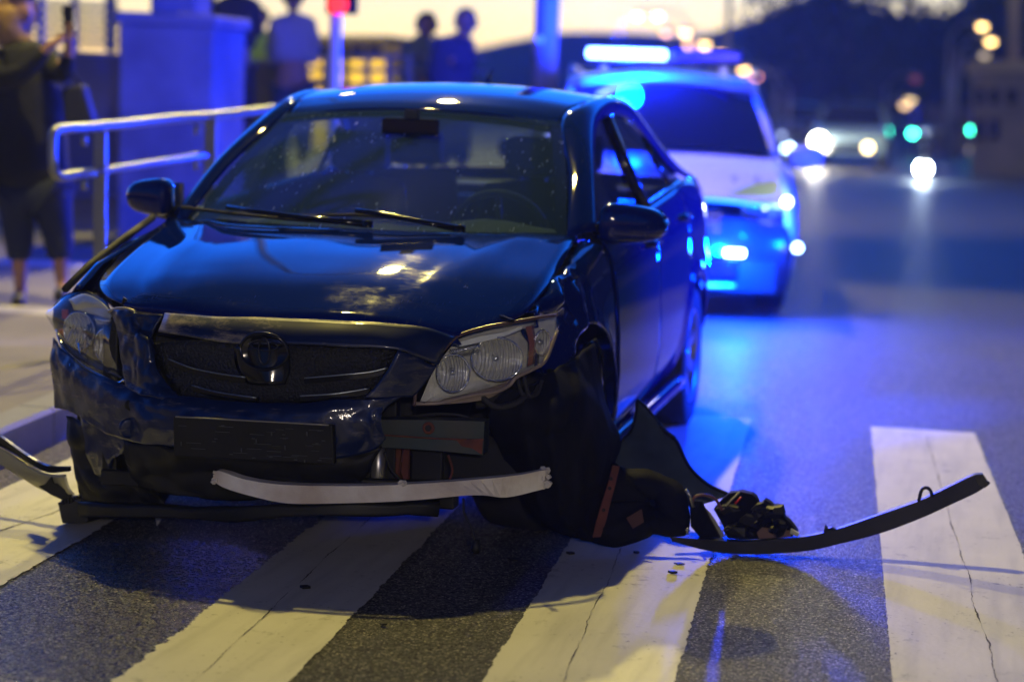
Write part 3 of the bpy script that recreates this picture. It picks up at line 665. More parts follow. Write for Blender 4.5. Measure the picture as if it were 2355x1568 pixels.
# --- body side frame: pillar - cantrail - rear pillar, both sides
Pin = [(-.345, .706, .955), (-.68, .642, 1.168), (-1.01, .548, 1.352), (-1.28, .565, 1.420), (-1.65, .592, 1.449), (-2.05, .592, 1.443), (-2.4, .574, 1.405), (-2.62, .567, 1.36), (-2.86, .61, 1.22), (-3.10, .67, 1.095)]
Pout = [(-.50, .783, .975), (-.76, .716, 1.165), (-1.10, .658, 1.325), (-1.32, .642, 1.372), (-1.65, .642, 1.385), (-2.02, .652, 1.358), (-2.30, .692, 1.265), (-2.50, .745, 1.165), (-2.72, .785, 1.11), (-3.05, .79, 1.09)]
for s in (1, -1):
    A = crom(Pin, 6); B = crom(Pout, 6); rows = []
    for p, q in zip(A, B):
        mid = (p+q)/2+np.array([0, .020, .020]); r = crom([p, (p+mid)/2+np.array([0, .004, .008]), mid, (q+mid)/2+np.array([0, .008, .004]), q], 3); rows.append([(a[0], a[1]*s, a[2]) for a in r])
    gridmesh('pillar_frame', np.array(rows), PAINT, car, .006 if s < 0 else -.006, flip=(s < 0))
    # window glasses and black frames
    def zt(x): return float(np.interp(-x, [-q[0] for q in B], [q[2] for q in B]))
    def yq(x): return float(np.interp(-x, [-q[0] for q in B], [q[1] for q in B]))
    def ygl(x, z):
        a, b_ = zb(x), zt(x); t = 0 if b_ <= a else (z-a)/(b_-a); return (.79*(1-t)+(yq(x)-.008)*t)
    def wgl(name, x0, x1, m, par):
        G = []
        for j in range(7):
            row = []
            for i in range(17):
                x = x0+(x1-x0)*i/16; z = zb(x)-.01+(zt(x)-zb(x)+.01)*j/6; row.append((x, s*ygl(x, z), z))
            G.append(row)
        return gridmesh(name, np.array(G), m, par, 0)
    fd = side_panel('front_door', -.44, -1.435, lambda x: .27, lambda x: zb(x)-.004, PAINT, car, s)
    rdr = side_panel('rear_door', -1.445, -2.36, arch, lambda x: zb(x)-.004, PAINT, car, s)
    wgl('window', -.58, -1.41, SGLASS, fd); wgl('window', -1.50, -2.62, SGLASS, rdr)
    # mirror-mount triangle and B pillar
    MB().prism([(-.47, s*.79, .975), (-.62, s*.785, .985), (-.64, s*.748, 1.085)], (0, -s*.012, 0)).build('corner_trim', GLOSSB, fd)
    MB().tube([(-1.455, s*(ygl(-1.455, 1.0)+.004), 1.02), (-1.455, s*(ygl(-1.455, 1.2)+.004), 1.2), (-1.455, s*(ygl(-1.455, 1.37)+.004), 1.375)], [.028, .026, .024], 6).build('door_pillar', GLOSSB, rdr, True)
    MB().tube([(-2.28, s*(ygl(-2.28, 1.08)), 1.08), (-2.22, s*(ygl(-2.22, 1.2)), 1.2), (-2.2, s*ygl(-2.2, 1.29), 1.29)], .012, 6).build('quarter_bar', GLOSSB, rdr, True)
    # waist strip, handles, sill, rubbing lines
    MB().tube([(x, s*(S(x, zb(x)-.012)+.003), zb(x)-.006) for x in np.linspace(-.5, -1.43, 12)], .009, 6).build('waist_trim', CHROME if s > 0 else GLOSSB, fd, True)
    MB().tube([(x, s*(S(x, zb(x)-.012)+.003), zb(x)-.006) for x in np.linspace(-1.45, -2.6, 12)], .009, 6).build('waist_trim', CHROME if s > 0 else GLOSSB, rdr, True)
    for par, x in ((fd, -1.28), (rdr, -2.2)):
        z = zb(x)-.13; MB().tube([(x+.11, s*(S(x, z)-.004), z), (x+.08, s*(S(x, z)+.028), z+.003), (x-.06, s*(S(x, z)+.030), z+.005), (x-.10, s*(S(x, z)-.004), z+.004)], [.012, .016, .015, .012], 8).build('door_handle', PAINT, par, True)
    MB().tube([(x, s*(.872), .245) for x in np.linspace(-.38, -2.2, 14)], .032, 10).build('sill', PAINT, car, True)
    side_panel('rear_wing', -2.37, -3.52, arch, lambda x: zb(x)-.0+(.0 if x > -2.6 else -.02*(abs(x)-2.6)), PAINT, car, s)
# --- rear glass, boot, tail
gridmesh('rear_window', surf([[(-2.62, -.56, 1.362), (-2.63, 0, 1.405), (-2.62, .56, 1.362)], [(-2.88, -.60, 1.22), (-2.92, 0, 1.255), (-2.88, .60, 1.22)], [(-3.10, -.66, 1.10), (-3.16, 0, 1.115), (-3.10, .66, 1.10)]], 5, 6), SGLASS, car, 0)
gridmesh('boot_lid', surf([[(-3.08, -.78, 1.085), (-3.14, 0, 1.112), (-3.08, .78, 1.085)], [(-3.42, -.74, 1.06), (-3.50, 0, 1.085), (-3.42, .74, 1.06)], [(-3.50, -.72, .95), (-3.58, 0, .97), (-3.50, .72, .95)]], 6, 8), PAINT, car, .006, flip=False)
gridmesh('rear_bumper', surf([[(-3.50, -.77, .95), (-3.58, 0, .95), (-3.50, .77, .95)], [(-3.55, -.79, .6), (-3.63, 0, .6), (-3.55, .79, .6)], [(-3.48, -.78, .25), (-3.56, 0, .25), (-3.48, .78, .25)]], 6, 8), PAINT, car, .006)
for s in (1, -1): MB().box((-3.50, s*.70, .86), (.10, .18, .20)).build('tail_lamp', mat('tail_red', (.35, .01, .01), .15, coat=1.), car, bevel=.02)

# --- interior
mb = MB(); dsh = surf([[(-.20, -.68, .90), (-.16, 0, .91), (-.20, .68, .90)], [(-.5, -.68, .955), (-.46, 0, .95), (-.5, .68, .955)], [(-.80, -.68, .93), (-.74, 0, .94), (-.80, .68, .93)], [(-.86, -.68, .6), (-.80, 0, .6), (-.86, .68, .6)]], 5, 8)
for i in range(dsh.shape[0]):
    for j in range(dsh.shape[1]):
        dsh[i, j, 2] += .035*math.exp(-((dsh[i, j, 1]-.36)/.17)**2)*math.exp(-((dsh[i, j, 0]+.68)/.15)**2)
dash = gridmesh('dashboard', dsh, TRIM, car, .01)
def seat(x, y, nm='seat'):
    st = MB().box((x, y, .52), (.50, .48, .16)).build(nm, SEAT, car, bevel=.04)
    pr = [[(x-.20, y-.24, .55), (x-.17, y, .55), (x-.20, y+.24, .55)], [(x-.28, y-.24, .85), (x-.24, y, .85), (x-.28, y+.24, .85)], [(x-.36, y-.19, 1.10), (x-.34, y, 1.12), (x-.36, y+.19, 1.10)]]
    gridmesh('seat_back', surf(pr, 4, 4), SEAT, st, .10)
    MB().box((x-.40, y, 1.21), (.09, .24, .16), ry=-.1).build('head_restraint', SEAT, st, bevel=.035)
    for q in (-.05, .05): MB().tube([(x-.37, y+q, 1.08), (x-.39, y+q, 1.16)], .007).build('rest_post', CHROME, st)
for y in (-.36, .36): seat(-1.05, y)
for y in (-.36, .36): seat(-1.95, y, 'rear_seat')
MB().box((-2.75, 0, 1.03), (.6, 1.3, .04)).build('parcel_shelf', TRIM, car)
sw = MB(); c0 = np.array([-.86, .36, .93]); nrm = np.array([-.9, 0, .42]); nrm /= np.linalg.norm(nrm); e1 = np.array([0, 1, 0]); e2 = np.cross(nrm, e1)
sw.tube([c0+(e1*math.cos(t)+e2*math.sin(t))*.18 for t in np.linspace(0, 6.283, 29)], .014, 8, False)
for t in (0, math.pi, -math.pi/2): sw.tube([c0-nrm*.02, c0+(e1*math.cos(t)+e2*math.sin(t))*.17], .012, 6)
sw.box(c0-nrm*.02, (.05, .12, .09), ry=.4); sw.build('steering_wheel', TRIM, car, True)
MB().box((-.78, .02, 1.325), (.02, .22, .06)).build('rear_view_mirror', GLOSSB, car, bevel=.01)
MB().box((-.80, .02, 1.362), (.04, .05, .05)).build('mirror_mount', TRIM, car)

# --- wipers
def wiper(arm, blade):
    A = [PX(*p)+np.array([.012, 0, .012]) for p in arm]; B = [PX(*p)+np.array([.004, 0, .004]) for p in blade]
    w = MB().tube(A, [.013]+[.009]*(len(A)-1), 8).build('wiper_arm', GLOSSB, car, True)
    MB().tube(B, .006, 6).build('wiper_blade', RUBBER, w, True)
    b_ = A[0]; MB().lathe([(-.01, .018), (.012, .018), (.016, .001)], 12, 'z', b_).build('pivot', GLOSSB, w, True)
wiper([(848, 524, -.10), (700, 508, -.16), (600, 495, -.22), (525, 484, -.30)], [(418, 479, -.40), (520, 492, -.30), (660, 507, -.19), (780, 516, -.14)])
wiper([(1060, 535, -.13), (960, 516, -.13), (880, 500, -.14), (820, 492, -.15)], [(640, 500, -.20), (820, 497, -.17), (930, 506, -.17), (1036, 520, -.2)])

# --- wheels
def wheel(cx, cy, s, ang=0., label=None, name='wheel'):
    root = bpy.data.objects.new(name, None); COL.objects.link(root); root.parent = car; root.location = (cx, cy, .316); root.rotation_euler = (0, 0, ang)
    t = MB().lathe([(-.09, .20), (-.098, .23), (-.098, .29), (-.085, .312), (-.05, .317), (.05, .317), (.085, .312), (.098, .29), (.098, .23), (.09, .20)], 40, 'y'); T = t.build('tyre', RUBBER, root, True)
    r = MB().lathe([(-.09*s, .205), (.0, .19), (.02*s, .17), (.02*s, .01)], 36, 'y').build('brake_side', DEEP, root, True)
    rim = MB().lathe([(.088*s, .212), (.095*s, .205), (.085*s, .192), (.03*s, .186)], 40, 'y').build('rim', SILVER, root, True)
    sp = MB()
    for k in range(7):
        a = k*2*math.pi/7; u = np.array([math.cos(a), 0, math.sin(a)]); w = np.array([-math.sin(a), 0, math.cos(a)])
        y0 = np.array([0, .062*s, 0]); y1 = np.array([0, .078*s, 0])
        sp.prism([u*.04+w*.022+y0, u*.192+w*.030+y1, u*.192-w*.030+y1, u*.04-w*.022+y0], (0, -.02*s, 0))
    sp.build('spokes', SILVER, root); MB().lathe([(.05*s, .055), (.075*s, .045), (.078*s, .001)], 20, 'y').build('hub_cap', SILVER, root, True)
    return root
wheel(-2.6, .785, 1); wheel(-2.6, -.785, -1); wheel(-.02, -.72, -1, .12); wheel(-.05, .66, 1, -.25)

# --- mirrors
def superell(c, r, e=.65, n=24, k=14):
    G = []
    for i in range(k+1):
        ph = -math.pi/2+math.pi*i/k; row = []
        for j in range(n+1):
            th = 2*math.pi*j/n; f = lambda v: math.copysign(abs(v)**e, v)
            row.append((c[0]+r[0]*f(math.cos(ph))*f(math.cos(th)), c[1]+r[1]*f(math.cos(ph))*f(math.sin(th)), c[2]+r[2]*f(math.sin(ph))))
        G.append(row)
    return np.array(G)
for s, c in ((1, (-.50, .915, 1.015)), (-1, (-.52, -.895, 1.04))):
    G = superell(c, (.075, .115 if s > 0 else .10, .068 if s > 0 else .065), .62)
    for p in G.reshape(-1, 3):
        t = (p[1]*s-abs(c[1]))/.12; p[2] += (-.018*t if p[2] > c[2] else .014*t); p[0] -= .05*t
    mr = gridmesh('mirror_housing', G, PAINT, car, 0)
    MB().tube([(-.56, s*.775, .985), (-.53, s*.83, .978), (-.51, s*.87, .985)], [.03, .024, .02], 10).build('mirror_foot', GLOSSB, mr, True)
    MB().box((c[0]-.078, c[1]-s*.0, c[2]), (.004, .19, .10), rz=s*-.25).build('mirror_glass', CHROME, mr)

# --- front wings
def crumple(p):
    k = max(0, min(1, (p[0]+.18)/.25)); v = mnoise.noise_vector(Vector(p)*9); w = mnoise.noise_vector(Vector(p)*22)
    return p+np.array([v[0]*.02, v[1]*.040+w[1]*.012, v[2]*.02])*k
def wing(s, x1, arch_r, dispf):
    G = []
    for x in np.linspace(-.43, x1, 40):
        hz = float(np.interp(x, [-.40, -.04, .24, .47, .62], [.962, .908, .853, .787, .752])); hy = float(np.interp(x, [-.40, -.04, .24, .47, .62], [.742, .760, .763, .742, .668]))
        za = arch(x, .27, arch_r) if x < .34 else .60
        zs = [hz-.025-(hz-.025-za)*t for t in np.linspace(0, 1, 14)]
        row = [(x, hy, hz-.008), (x, hy+.022, hz-.006)]
        row += [(x, max(S(x, z), hy+.034) if i < 3 else S(x, z), z) for i, z in enumerate(zs)]
        G.append([dispf(np.array([p[0], s*p[1], p[2]])) for p in row])
    return gridmesh('front_wing', np.array(G), PAINT, car, .005 if s > 0 else -.005, flip=(s > 0))
wing(1, .46, .40, crumple); wing(-1, .46, .38, lambda p: p)
# black line of the open gap between hood and left (far side) wing
MB().tube([PX(150, 672, .44)+np.array([0, 0, .01]), PX(205, 618, .22)+np.array([0, 0, .012]), PX(285, 556, -.04)+np.array([0, 0, .012]), PX(352, 506, -.33)+np.array([0, 0, .01])], .013, 6).build('wing_seal', RUBBER, car, True)

# --- front face
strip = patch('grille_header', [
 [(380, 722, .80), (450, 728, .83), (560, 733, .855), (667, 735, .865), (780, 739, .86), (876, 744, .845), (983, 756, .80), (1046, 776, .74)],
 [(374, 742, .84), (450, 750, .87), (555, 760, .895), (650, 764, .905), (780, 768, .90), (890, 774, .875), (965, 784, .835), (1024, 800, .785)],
 [(366, 764, .855), (458, 779, .89), (540, 790, .915), (655, 792, .925), (780, 797, .92), (914, 804, .885), (955, 820, .85), (1004, 838, .80)]], GLINT_HEADER, car, .006, disp=.004, dscale=9)
patch('face_column', [
 [(914, 803, .885), (955, 820, .85), (985, 835, .815), (1002, 840, .795)], [(892, 848, .895), (930, 856, .87), (962, 868, .83), (978, 876, .81)],
 [(862, 888, .90), (895, 892, .885), (930, 898, .86), (950, 908, .835)], [(838, 914, .91), (880, 917, .89), (912, 912, .87), (934, 908, .85)]], SCUFF, car, .006)
patch('face_column', [
 [(256, 710, .70), (292, 714, .76), (326, 722, .79), (378, 726, .80)], [(266, 745, .72), (300, 750, .785), (322, 757, .79), (356, 762, .815)],
 [(274, 785, .745), (305, 790, .80), (334, 784, .845), (350, 790, .83)], [(283, 832, .765), (312, 835, .82), (338, 835, .855), (358, 838, .85)],
 [(289, 870, .785), (316, 876, .83), (345, 880, .87), (388, 888, .88)], [(290, 890, .80), (328, 908, .87), (372, 916, .90), (422, 916, .915)]], SCUFF, car, .006, disp=.006, dscale=16, fold=True, nu=9, nv=9)
patch('bumper_cover', [
 [(126, 775, .44), (148, 806, .52), (208, 852, .66), (288, 886, .79), (345, 908, .87), (420, 914, .915), (520, 924, .935), (600, 927, .94), (720, 926, .935), (838, 917, .91), (898, 914, .885), (933, 906, .85)],
 [(121, 831, .46), (152, 856, .56), (214, 896, .70), (288, 918, .83), (345, 936, .895), (420, 945, .94), (520, 950, .96), (600, 953, .965), (720, 955, .96), (838, 946, .92), (878, 938, .90), (884, 933, .89)],
 [(125, 886, .47), (156, 905, .57), (216, 940, .71), (290, 965, .84), (345, 980, .90), (420, 985, .95), (520, 990, .965), (600, 992, .97), (720, 994, .96), (836, 985, .925), (862, 975, .91), (878, 963, .90)],
 [(129, 937, .48), (166, 948, .57), (226, 984, .71), (292, 1012, .83), (345, 1020, .89), (420, 1028, .93), (520, 1040, .95), (600, 1050, .955), (720, 1056, .945), (815, 1046, .91), (862, 1030, .895), (884, 1005, .885)]], SCUFF, car, .006, disp=.0065, dscale=9, fold=True, nu=9, nv=9)
# grille opening and its bars
patch('grille', [
 [(345, 788, .81), (460, 782, .85), (600, 790, .87), (780, 794, .87), (914, 800, .84)],
 [(370, 850, .83), (480, 850, .86), (600, 855, .88), (740, 855, .88), (885, 855, .85)],
 [(415, 916, .86), (500, 920, .875), (600, 924, .885), (720, 924, .88), (842, 918, .86)]], mat('grille_mesh', (.008, .009, .012), .35, bump=(120, 1, .01)), car, .01)
for pts in ([(386, 825, .86), (440, 846, .885), (500, 859, .90), (564, 868, .915)], [(440, 886, .88), (500, 902, .90), (589, 915, .925)], [(700, 870, .915), (790, 862, .905), (850, 856, .885), (892, 846, .87)], [(690, 911, .925), (757, 907, .915), (800, 902, .90), (850, 893, .885)]):
    T = [PX(*p) for p in pts]; bt = [p-np.array([0, 0, .016]) for p in T]
    ribbon('grille_bar', T, bt, (-.03, 0, 0), GLOSSB, car); MB().tube([p+np.array([.002, 0, .001]) for p in crom(T, 5)], .0022, 6).build('bar_edge', mat('dull_chrome', (.45, .5, .55), .3, 1.), car, True)
# central shield with the oval badge
patch('badge_shield', [[(540, 792, .905), (602, 788, .915), (664, 794, .905)], [(548, 845, .90), (602, 848, .925), (668, 848, .90)], [(575, 880, .905), (612, 885, .93), (655, 884, .91)]], GLOSSB, car, .01)
E0 = PX(604, 808, .945); bd = MB(); er = (.074, .054)
bd.tube([E0+np.array([-.012*math.cos(t)**2, er[0]*math.cos(t), er[1]*math.sin(t)]) for t in np.linspace(0, 6.2832, 33)], .0055, 8, False); badge = bd.build('badge_ring', GLOSSB, car, True)
gv = [[E0+np.array([-.016-.014*(1-r*r)-.0*t, er[0]*r*math.cos(t), er[1]*r*math.sin(t)]) for t in np.linspace(0, 6.2832, 33)] for r in np.linspace(.01, 1, 8)]
gridmesh('badge_bowl', np.array(gv), GLOSSB, car, 0)
em = MB(); em.tube([E0+np.array([-.012, .017*math.cos(t), .040*math.sin(t)]) for t in np.linspace(0, 6.2832, 25)], .0035, 6, False); em.tube([E0+np.array([-.012, .042*math.cos(t), .016+.014*math.sin(t)]) for t in np.linspace(0, 6.2832, 25)], .0035, 6, False)
em.build('emblem', mat('dark_emblem', (.03, .032, .04), .25, .6), car, True)
# number plate holder, empty
a, b, c_, e = PX(397, 958, .998), PX(764, 978, .995), PX(768, 1068, .985), PX(399, 1050, .988)
hold = MB().prism([a, b, c_, e], (-.03, 0, 0)).build('plate_holder', BLACK, car, bevel=.004)
def onp(u, v): return (a*(1-u)+b*u)*(1-v)+(e*(1-u)+c_*u)*v
rib = MB(); random.seed(3)
for k in range(46):
    u, v = random.uniform(.03, .95), random.uniform(.12, .92); w, h = random.choice(((.05, .008), (.006, .10), (.02, .02), (.09, .010)))
    q = [onp(u, v), onp(min(u+w, .99), v), onp(min(u+w, .99), min(v+h, .98)), onp(u, min(v+h, .98))]; rib.prism([p+np.array([.004, 0, 0]) for p in q], (-.006, 0, 0))
rib.build('holder_ribs', mat('worn_black', (.07, .075, .08), .5), hold)
MB().tube([onp(t, -.01)+np.array([.003, 0, 0]) for t in np.linspace(.02, .98, 12)], .0025, 6).build('holder_clip', mat('scraped_clip', (.35, .33, .28), .4, .5), hold, True)
# holes and tow cover
for (px, py, r1, r2, mm, xx) in ((298, 932, 10, 13, DEEP, .853), ):
    c0 = PX(px, py, xx); MB().lathe([(0, .001), (.002, r1/770*1.2), (-.01, r1/770*1.5)], 20, 'x', c0).build('tow_hole', mm, car, True)
c0 = PX(297, 985, .852); cv = MB(); cv.lathe([(0, .001), (.004, .024), (.0, .032), (-.006, .032)], 20, 'x', (0, 0, 0)); tc_ = cv.build('tow_cover', SCUFF, car, True); tc_.location = tuple(c0); tc_.rotation_euler = (.2, .1, .5)
# lower intake, inner skirt and cross tube
patch('lower_intake', [
 [(292, 1012, .79), (400, 1026, .86), (600, 1046, .90), (800, 1042, .87), (874, 1026, .85)],
 [(300, 1075, .77), (400, 1090, .84), (600, 1100, .87), (780, 1098, .84), (850, 1085, .82)],
 [(320, 1120, .76), (420, 1135, .82), (560, 1145, .85), (720, 1145, .83), (800, 1140, .8)]], BLACK, car, .01, disp=.016, dscale=8, fold=True, nu=7, nv=7)
patch('undertray', [[(205, 1150, .60), (330, 1158, .70), (500, 1160, .80), (700, 1158, .82), (860, 1154, .78), (1010, 1148, .7)], [(208, 1178, .60), (330, 1188, .70), (500, 1190, .80), (700, 1186, .82), (860, 1180, .78), (1000, 1172, .7)]], BLACK, car, .05, disp=.006, dscale=9, fold=True)
MB().tube([PX(730, 1098, .84), PX(860, 1108, .80), PX(1000, 1112, .74), PX(1060, 1106, .7)], .012, 8).build('cross_tube', BLACK, car, True)
# bumper beam
beam = MB(); 
tp = [PX(600, 975, .80), PX(760, 968, .815), PX(880, 965, .80), PX(1000, 966, .775), PX(1114, 969, .745)]; bo = [PX(600, 1045, .80), PX(760, 1032, .815), PX(872, 1029, .80), PX(1000, 1036, .775), PX(1110, 1046, .745)]
bm_ = ribbon('bumper_beam', tp, bo, (-.07, 0, 0), STEEL, car)
c0 = PX(985, 984, .785); MB().lathe([(.004, .010), (.008, .014), (.0, .019)], 18, 'x', c0).build('beam_boss', RUST, car, True); MB().lathe([(.003, .001), (.003, .010)], 14, 'x', c0).build('beam_hole', DEEP, car)
MB().prism([PX(1050, 1012, .765), PX(1110, 1008, .752), PX(1108, 1044, .75), PX(1085, 1030, .757), PX(1062, 1026, .762)], (.0025, 0, 0)).build('rust_patch', RUST, car)
MB().tube([PX(880, 1000, .81), PX(1000, 1008, .785), PX(1112, 1012, .75)], .0025).build('beam_seam', RUST, car)
# white reinforcement strip
ribbon('foam_strip', [PX(490, 1096, .92), PX(502, 1082, .925), PX(560, 1101, .94), PX(650, 1114, .95), PX(800, 1117, .95), PX(925, 1114, .93), PX(1050, 1106, .88), PX(1177, 1094, .80), PX(1254, 1080, .72)],
       [PX(492, 1108, .92), PX(518, 1122, .925), PX(566, 1137, .94), PX(640, 1154, .95), PX(712, 1158, .95), PX(919, 1152, .93), PX(1089, 1138, .88), PX(1165, 1143, .80), PX(1250, 1124, .72)], (-.045, 0, 0), FOAM, car, 5)
tt = MB(); random.seed(5)
for k in range(26): tt.box(PX(1248+random.uniform(-4, 12), random.uniform(1080, 1120), .72)+np.array([random.uniform(-.03, .005), 0, 0]), [random.uniform(.006, .014)]*3, random.uniform(0, 3), random.uniform(0, 3))
for k in range(14): tt.box(PX(491+random.uniform(-5, 8), random.uniform(1086, 1112), .92)+np.array([random.uniform(-.03, .003), 0, 0]), [random.uniform(.005, .011)]*3, random.uniform(0, 3), random.uniform(0, 3))
for k in range(9): tt.box(PX(922+random.uniform(-7, 7), 1112+random.uniform(-4, 2), .93), [random.uniform(.006, .012)]*3, random.uniform(0, 3), 1)
tt.build('torn_foam_edge', TORN, car)
# torn flap at the far corner and hanging skin
patch('torn_flap', [[(184, 955, .62), (222, 975, .68), (262, 995, .74), (300, 1010, .79)], [(196, 1000, .62), (230, 1010, .67), (262, 1024, .72), (290, 1035, .77)], [(207, 1052, .61), (230, 1060, .64), (255, 1066, .68), (262, 1055, .70)], [(222, 1085, .60), (240, 1095, .62), (255, 1092, .65), (260, 1080, .67)]], SCUFF, car, .006, disp=.012, dscale=16)
patch('splash_shield', [[(150, 955, .50), (215, 985, .60), (300, 1015, .7), (330, 1050, .75)], [(165, 1030, .50), (230, 1060, .58), (300, 1080, .66), (345, 1090, .72)], [(180, 1100, .50), (240, 1120, .56), (310, 1130, .62), (360, 1140, .68)], [(190, 1170, .50), (250, 1175, .55), (330, 1180, .60), (400, 1182, .66)]], BLACK, car, .006, disp=.020, dscale=9, fold=True, nu=7, nv=7)
# broken bracket block standing on the road at the far corner
brk = [PX(133, 1161, .47), PX(150, 1150, .46), PX(176, 1140, .45), PX(198, 1136, .44), PX(204, 1200, .44), PX(185, 1212, .45), PX(152, 1214, .46), PX(143, 1204, .47)]
for p in brk: p[2] = max(p[2], .006)
MB().prism(brk, (-.16, .03, 0)).build('bumper_bracket', BLACK, car, bevel=.004)
tt = MB()
for k in range(9): tt.box(PX(140+k*7, 1156-k*2.4, .46), (.03, .007, random.uniform(.008, .022)))
tt.build('bracket_teeth', BLACK, car)

# --- near-side wheel-arch liner, ripped out and hanging
lin = surf([[PX(*p) for p in r] for r in [
 [(1150, 905, .60), (1215, 882, .56), (1275, 850, .46), (1330, 812, .25), (1362, 790, .12)],
 [(1120, 960, .60), (1200, 950, .60), (1290, 930, .54), (1350, 905, .34), (1392, 930, .06)],
 [(1150, 1030, .52), (1215, 1030, .57), (1290, 1020, .56), (1370, 1000, .36), (1424, 1012, .05)],
 [(1185, 1100, .46), (1235, 1110, .52), (1305, 1110, .52), (1368, 1090, .36), (1412, 1062, .10)],
 [(1220, 1170, .42), (1262, 1185, .44), (1315, 1190, .42), (1362, 1170, .30), (1398, 1120, .15)],
 [(1262, 1212, .34), (1300, 1228, .33), (1340, 1238, .30), (1370, 1233, .26), (1390, 1180, .20)]]], 10, 10)
for i in range(lin.shape[0]):
    for j in range(lin.shape[1]):
        t = j/(lin.shape[1]-1); w = math.sin(t*30+i*.05+2*mnoise.noise(Vector(lin[i, j])*4)); k_ = abs(mnoise.noise(Vector(lin[i, j])*7)); lin[i, j] += np.array([.030, .012, .0])*(k_-.15)*2*math.sin(math.pi*t)+np.array([.010, .006, .002])*(max(-.2, w))*math.sin(math.pi*t); lin[i, j, 2] = max(lin[i, j, 2], .01)
LINER = mat('liner_plastic', (.006, .0065, .008), .75, spec=.15, bump=(40, .35, .006))
gridmesh('arch_liner', lin, LINER, car, .005, disp=.003, dscale=12)
MB().tube([PX(1344, 795, .14), PX(1368, 784, .08), PX(1382, 820, .06), PX(1383, 880, .04), PX(1396, 960, .02), PX(1425, 1016, .02), PX(1420, 1040, .03)], [.006, .010, .012, .010, .010, .008, .006], 8).build('torn_arch_edge', LINER, car, True)
patch('torn_wing_flap', [[(1335, 800, .18), (1352, 786, .14), (1372, 790, .08)], [(1340, 830, .20), (1362, 830, .12), (1382, 830, .06)], [(1350, 880, .20), (1368, 880, .12), (1383, 880, .05)], [(1362, 930, .20), (1380, 935, .12), (1390, 940, .05)], [(1385, 985, .15), (1400, 990, .10), (1412, 995, .04)]], GLOSSB, car, .006, disp=.008, dscale=20)
# wires and hoses under the lamp
for k, pts in enumerate(([(1100, 905, .68), (1140, 935, .66), (1190, 925, .62), (1225, 890, .55)], [(1190, 870, .6), (1200, 905, .6), (1222, 912, .58), (1238, 885, .55)], [(1205, 865, .6), (1216, 908, .6), (1235, 905, .58), (1246, 875, .55)], [(932, 960, .70), (1000, 952, .70), (1060, 955, .69), (1100, 975, .68)], [(1030, 1046, .73), (1040, 1080, .73), (1030, 1110, .72)], [(1095, 930, .6), (1120, 925, .6), (1150, 895, .6)], [(1065, 1145, .7), (1068, 1180, .7), (1085, 1215, .7), (1092, 1250, .7)], [(884, 1040, .82), (900, 1080, .80), (930, 1110, .78)])):
    MB().tube(crom([PX(*p) for p in pts], 5), (.010, .006, .006, .005, .004, .014, .0035, .004)[k], 7).build('wire' if k not in (0, 5) else 'hose', RUBBER if k not in (4,) else RUST, car, True)
c0 = PX(1094, 1262, .7); MB().tube([c0+np.array([0, 0, .03]), c0, c0-np.array([0, 0, .012])], [.012, .016, .012], 8).build('plug', BLACK, car, True)
for k in range(5):   # twisted black scrap under the headlamp
    P0 = PX(1262+k*9, 850+k*12, .45-k*.03); MB().tube([P0, P0+np.array([.02, .03, -.05]), P0+np.array([0, .01, -.11])], [.010, .016, .006], 6).build('scrap_strip', LINER, car, True)

# --- headlamps
def disc_of(center, nrm, r1, r2, up=(0, 0, 1), depth=.05, nr=8, na=40, fl=0.):
    c = np.array(center, float); nn = np.array(nrm, float); nn /= np.linalg.norm(nn); u = np.cross(up, nn); u /= np.linalg.norm(u); v = np.cross(nn, u); G = []
    for r in np.linspace(.12, 1, nr):
        G.append([c+u*r1*r*math.cos(t)+v*r2*r*math.sin(t)-nn*depth*(1-r*r)+nn*fl*math.sin(14*math.cos(t)*r)*r*(1-r) for t in np.linspace(0, 2*math.pi, na+1)])
    return np.array(G), c, nn, u, v
def lens_sheet(upper, lower, lift, n=6, rows=8):
    A = crom([PX(*p) for p in upper], n); B = crom([PX(*p) for p in lower], n); G = []
    for i in range(rows+1):
        t = i/rows; k = math.sin(math.pi*t); G.append([(a*(1-t)+b*t)+np.array(lift)*k for a, b in zip(A, B)])
    return np.array(G)
REDD = mat('lamp_red_tint', (.35, .12, .10), .2, .3)
SILV = mat('lamp_bezel', (.62, .64, .67), .16, .95, bump=(25, .15, .004))
hl = lambda nm: (lambda o: (COL.objects.link(o), setattr(o, 'parent', car), o)[-1])(bpy.data.objects.new(nm, None))
# near side (right of the picture), intact but hanging out
H1 = hl('headlamp')
up = [(967, 924, .80), (998, 853, .785), (1032, 806, .75), (1057, 780, .725), (1117, 758, .665), (1178, 747, .60), (1233, 736, .52), (1277, 729, .44)]
lo = [(967, 925, .80), (1013, 919, .775), (1081, 900, .725), (1139, 884, .68), (1178, 867, .635), (1219, 845, .58), (1249, 825, .53), (1278, 757, .44)]
LS = lens_sheet(up, lo, (.035, .022, .004)); gridmesh('lens', LS, LENS, H1, 0)
back = lens_sheet([(a-1, b-2, c-.13) for a, b, c in up], [(a, b+3, c-.13) for a, b, c in lo], (.0, .0, 0)); gridmesh('bowl', back, mat('lamp_housing_inner', (.75, .74, .70), .5, .2, bump=(35, .8, .01)), H1, .004)
MB().tube(crom([PX(*p) for p in [(952, 933, .79), (960, 890, .785), (996, 835, .775), (1030, 793, .745), (1056, 771, .72), (1117, 752, .66), (1178, 741, .595), (1240, 730, .51), (1278, 725, .43)]], 5), .0055, 8).build('seal', mat('lamp_seal', (.10, .06, .06), .3), H1, True)
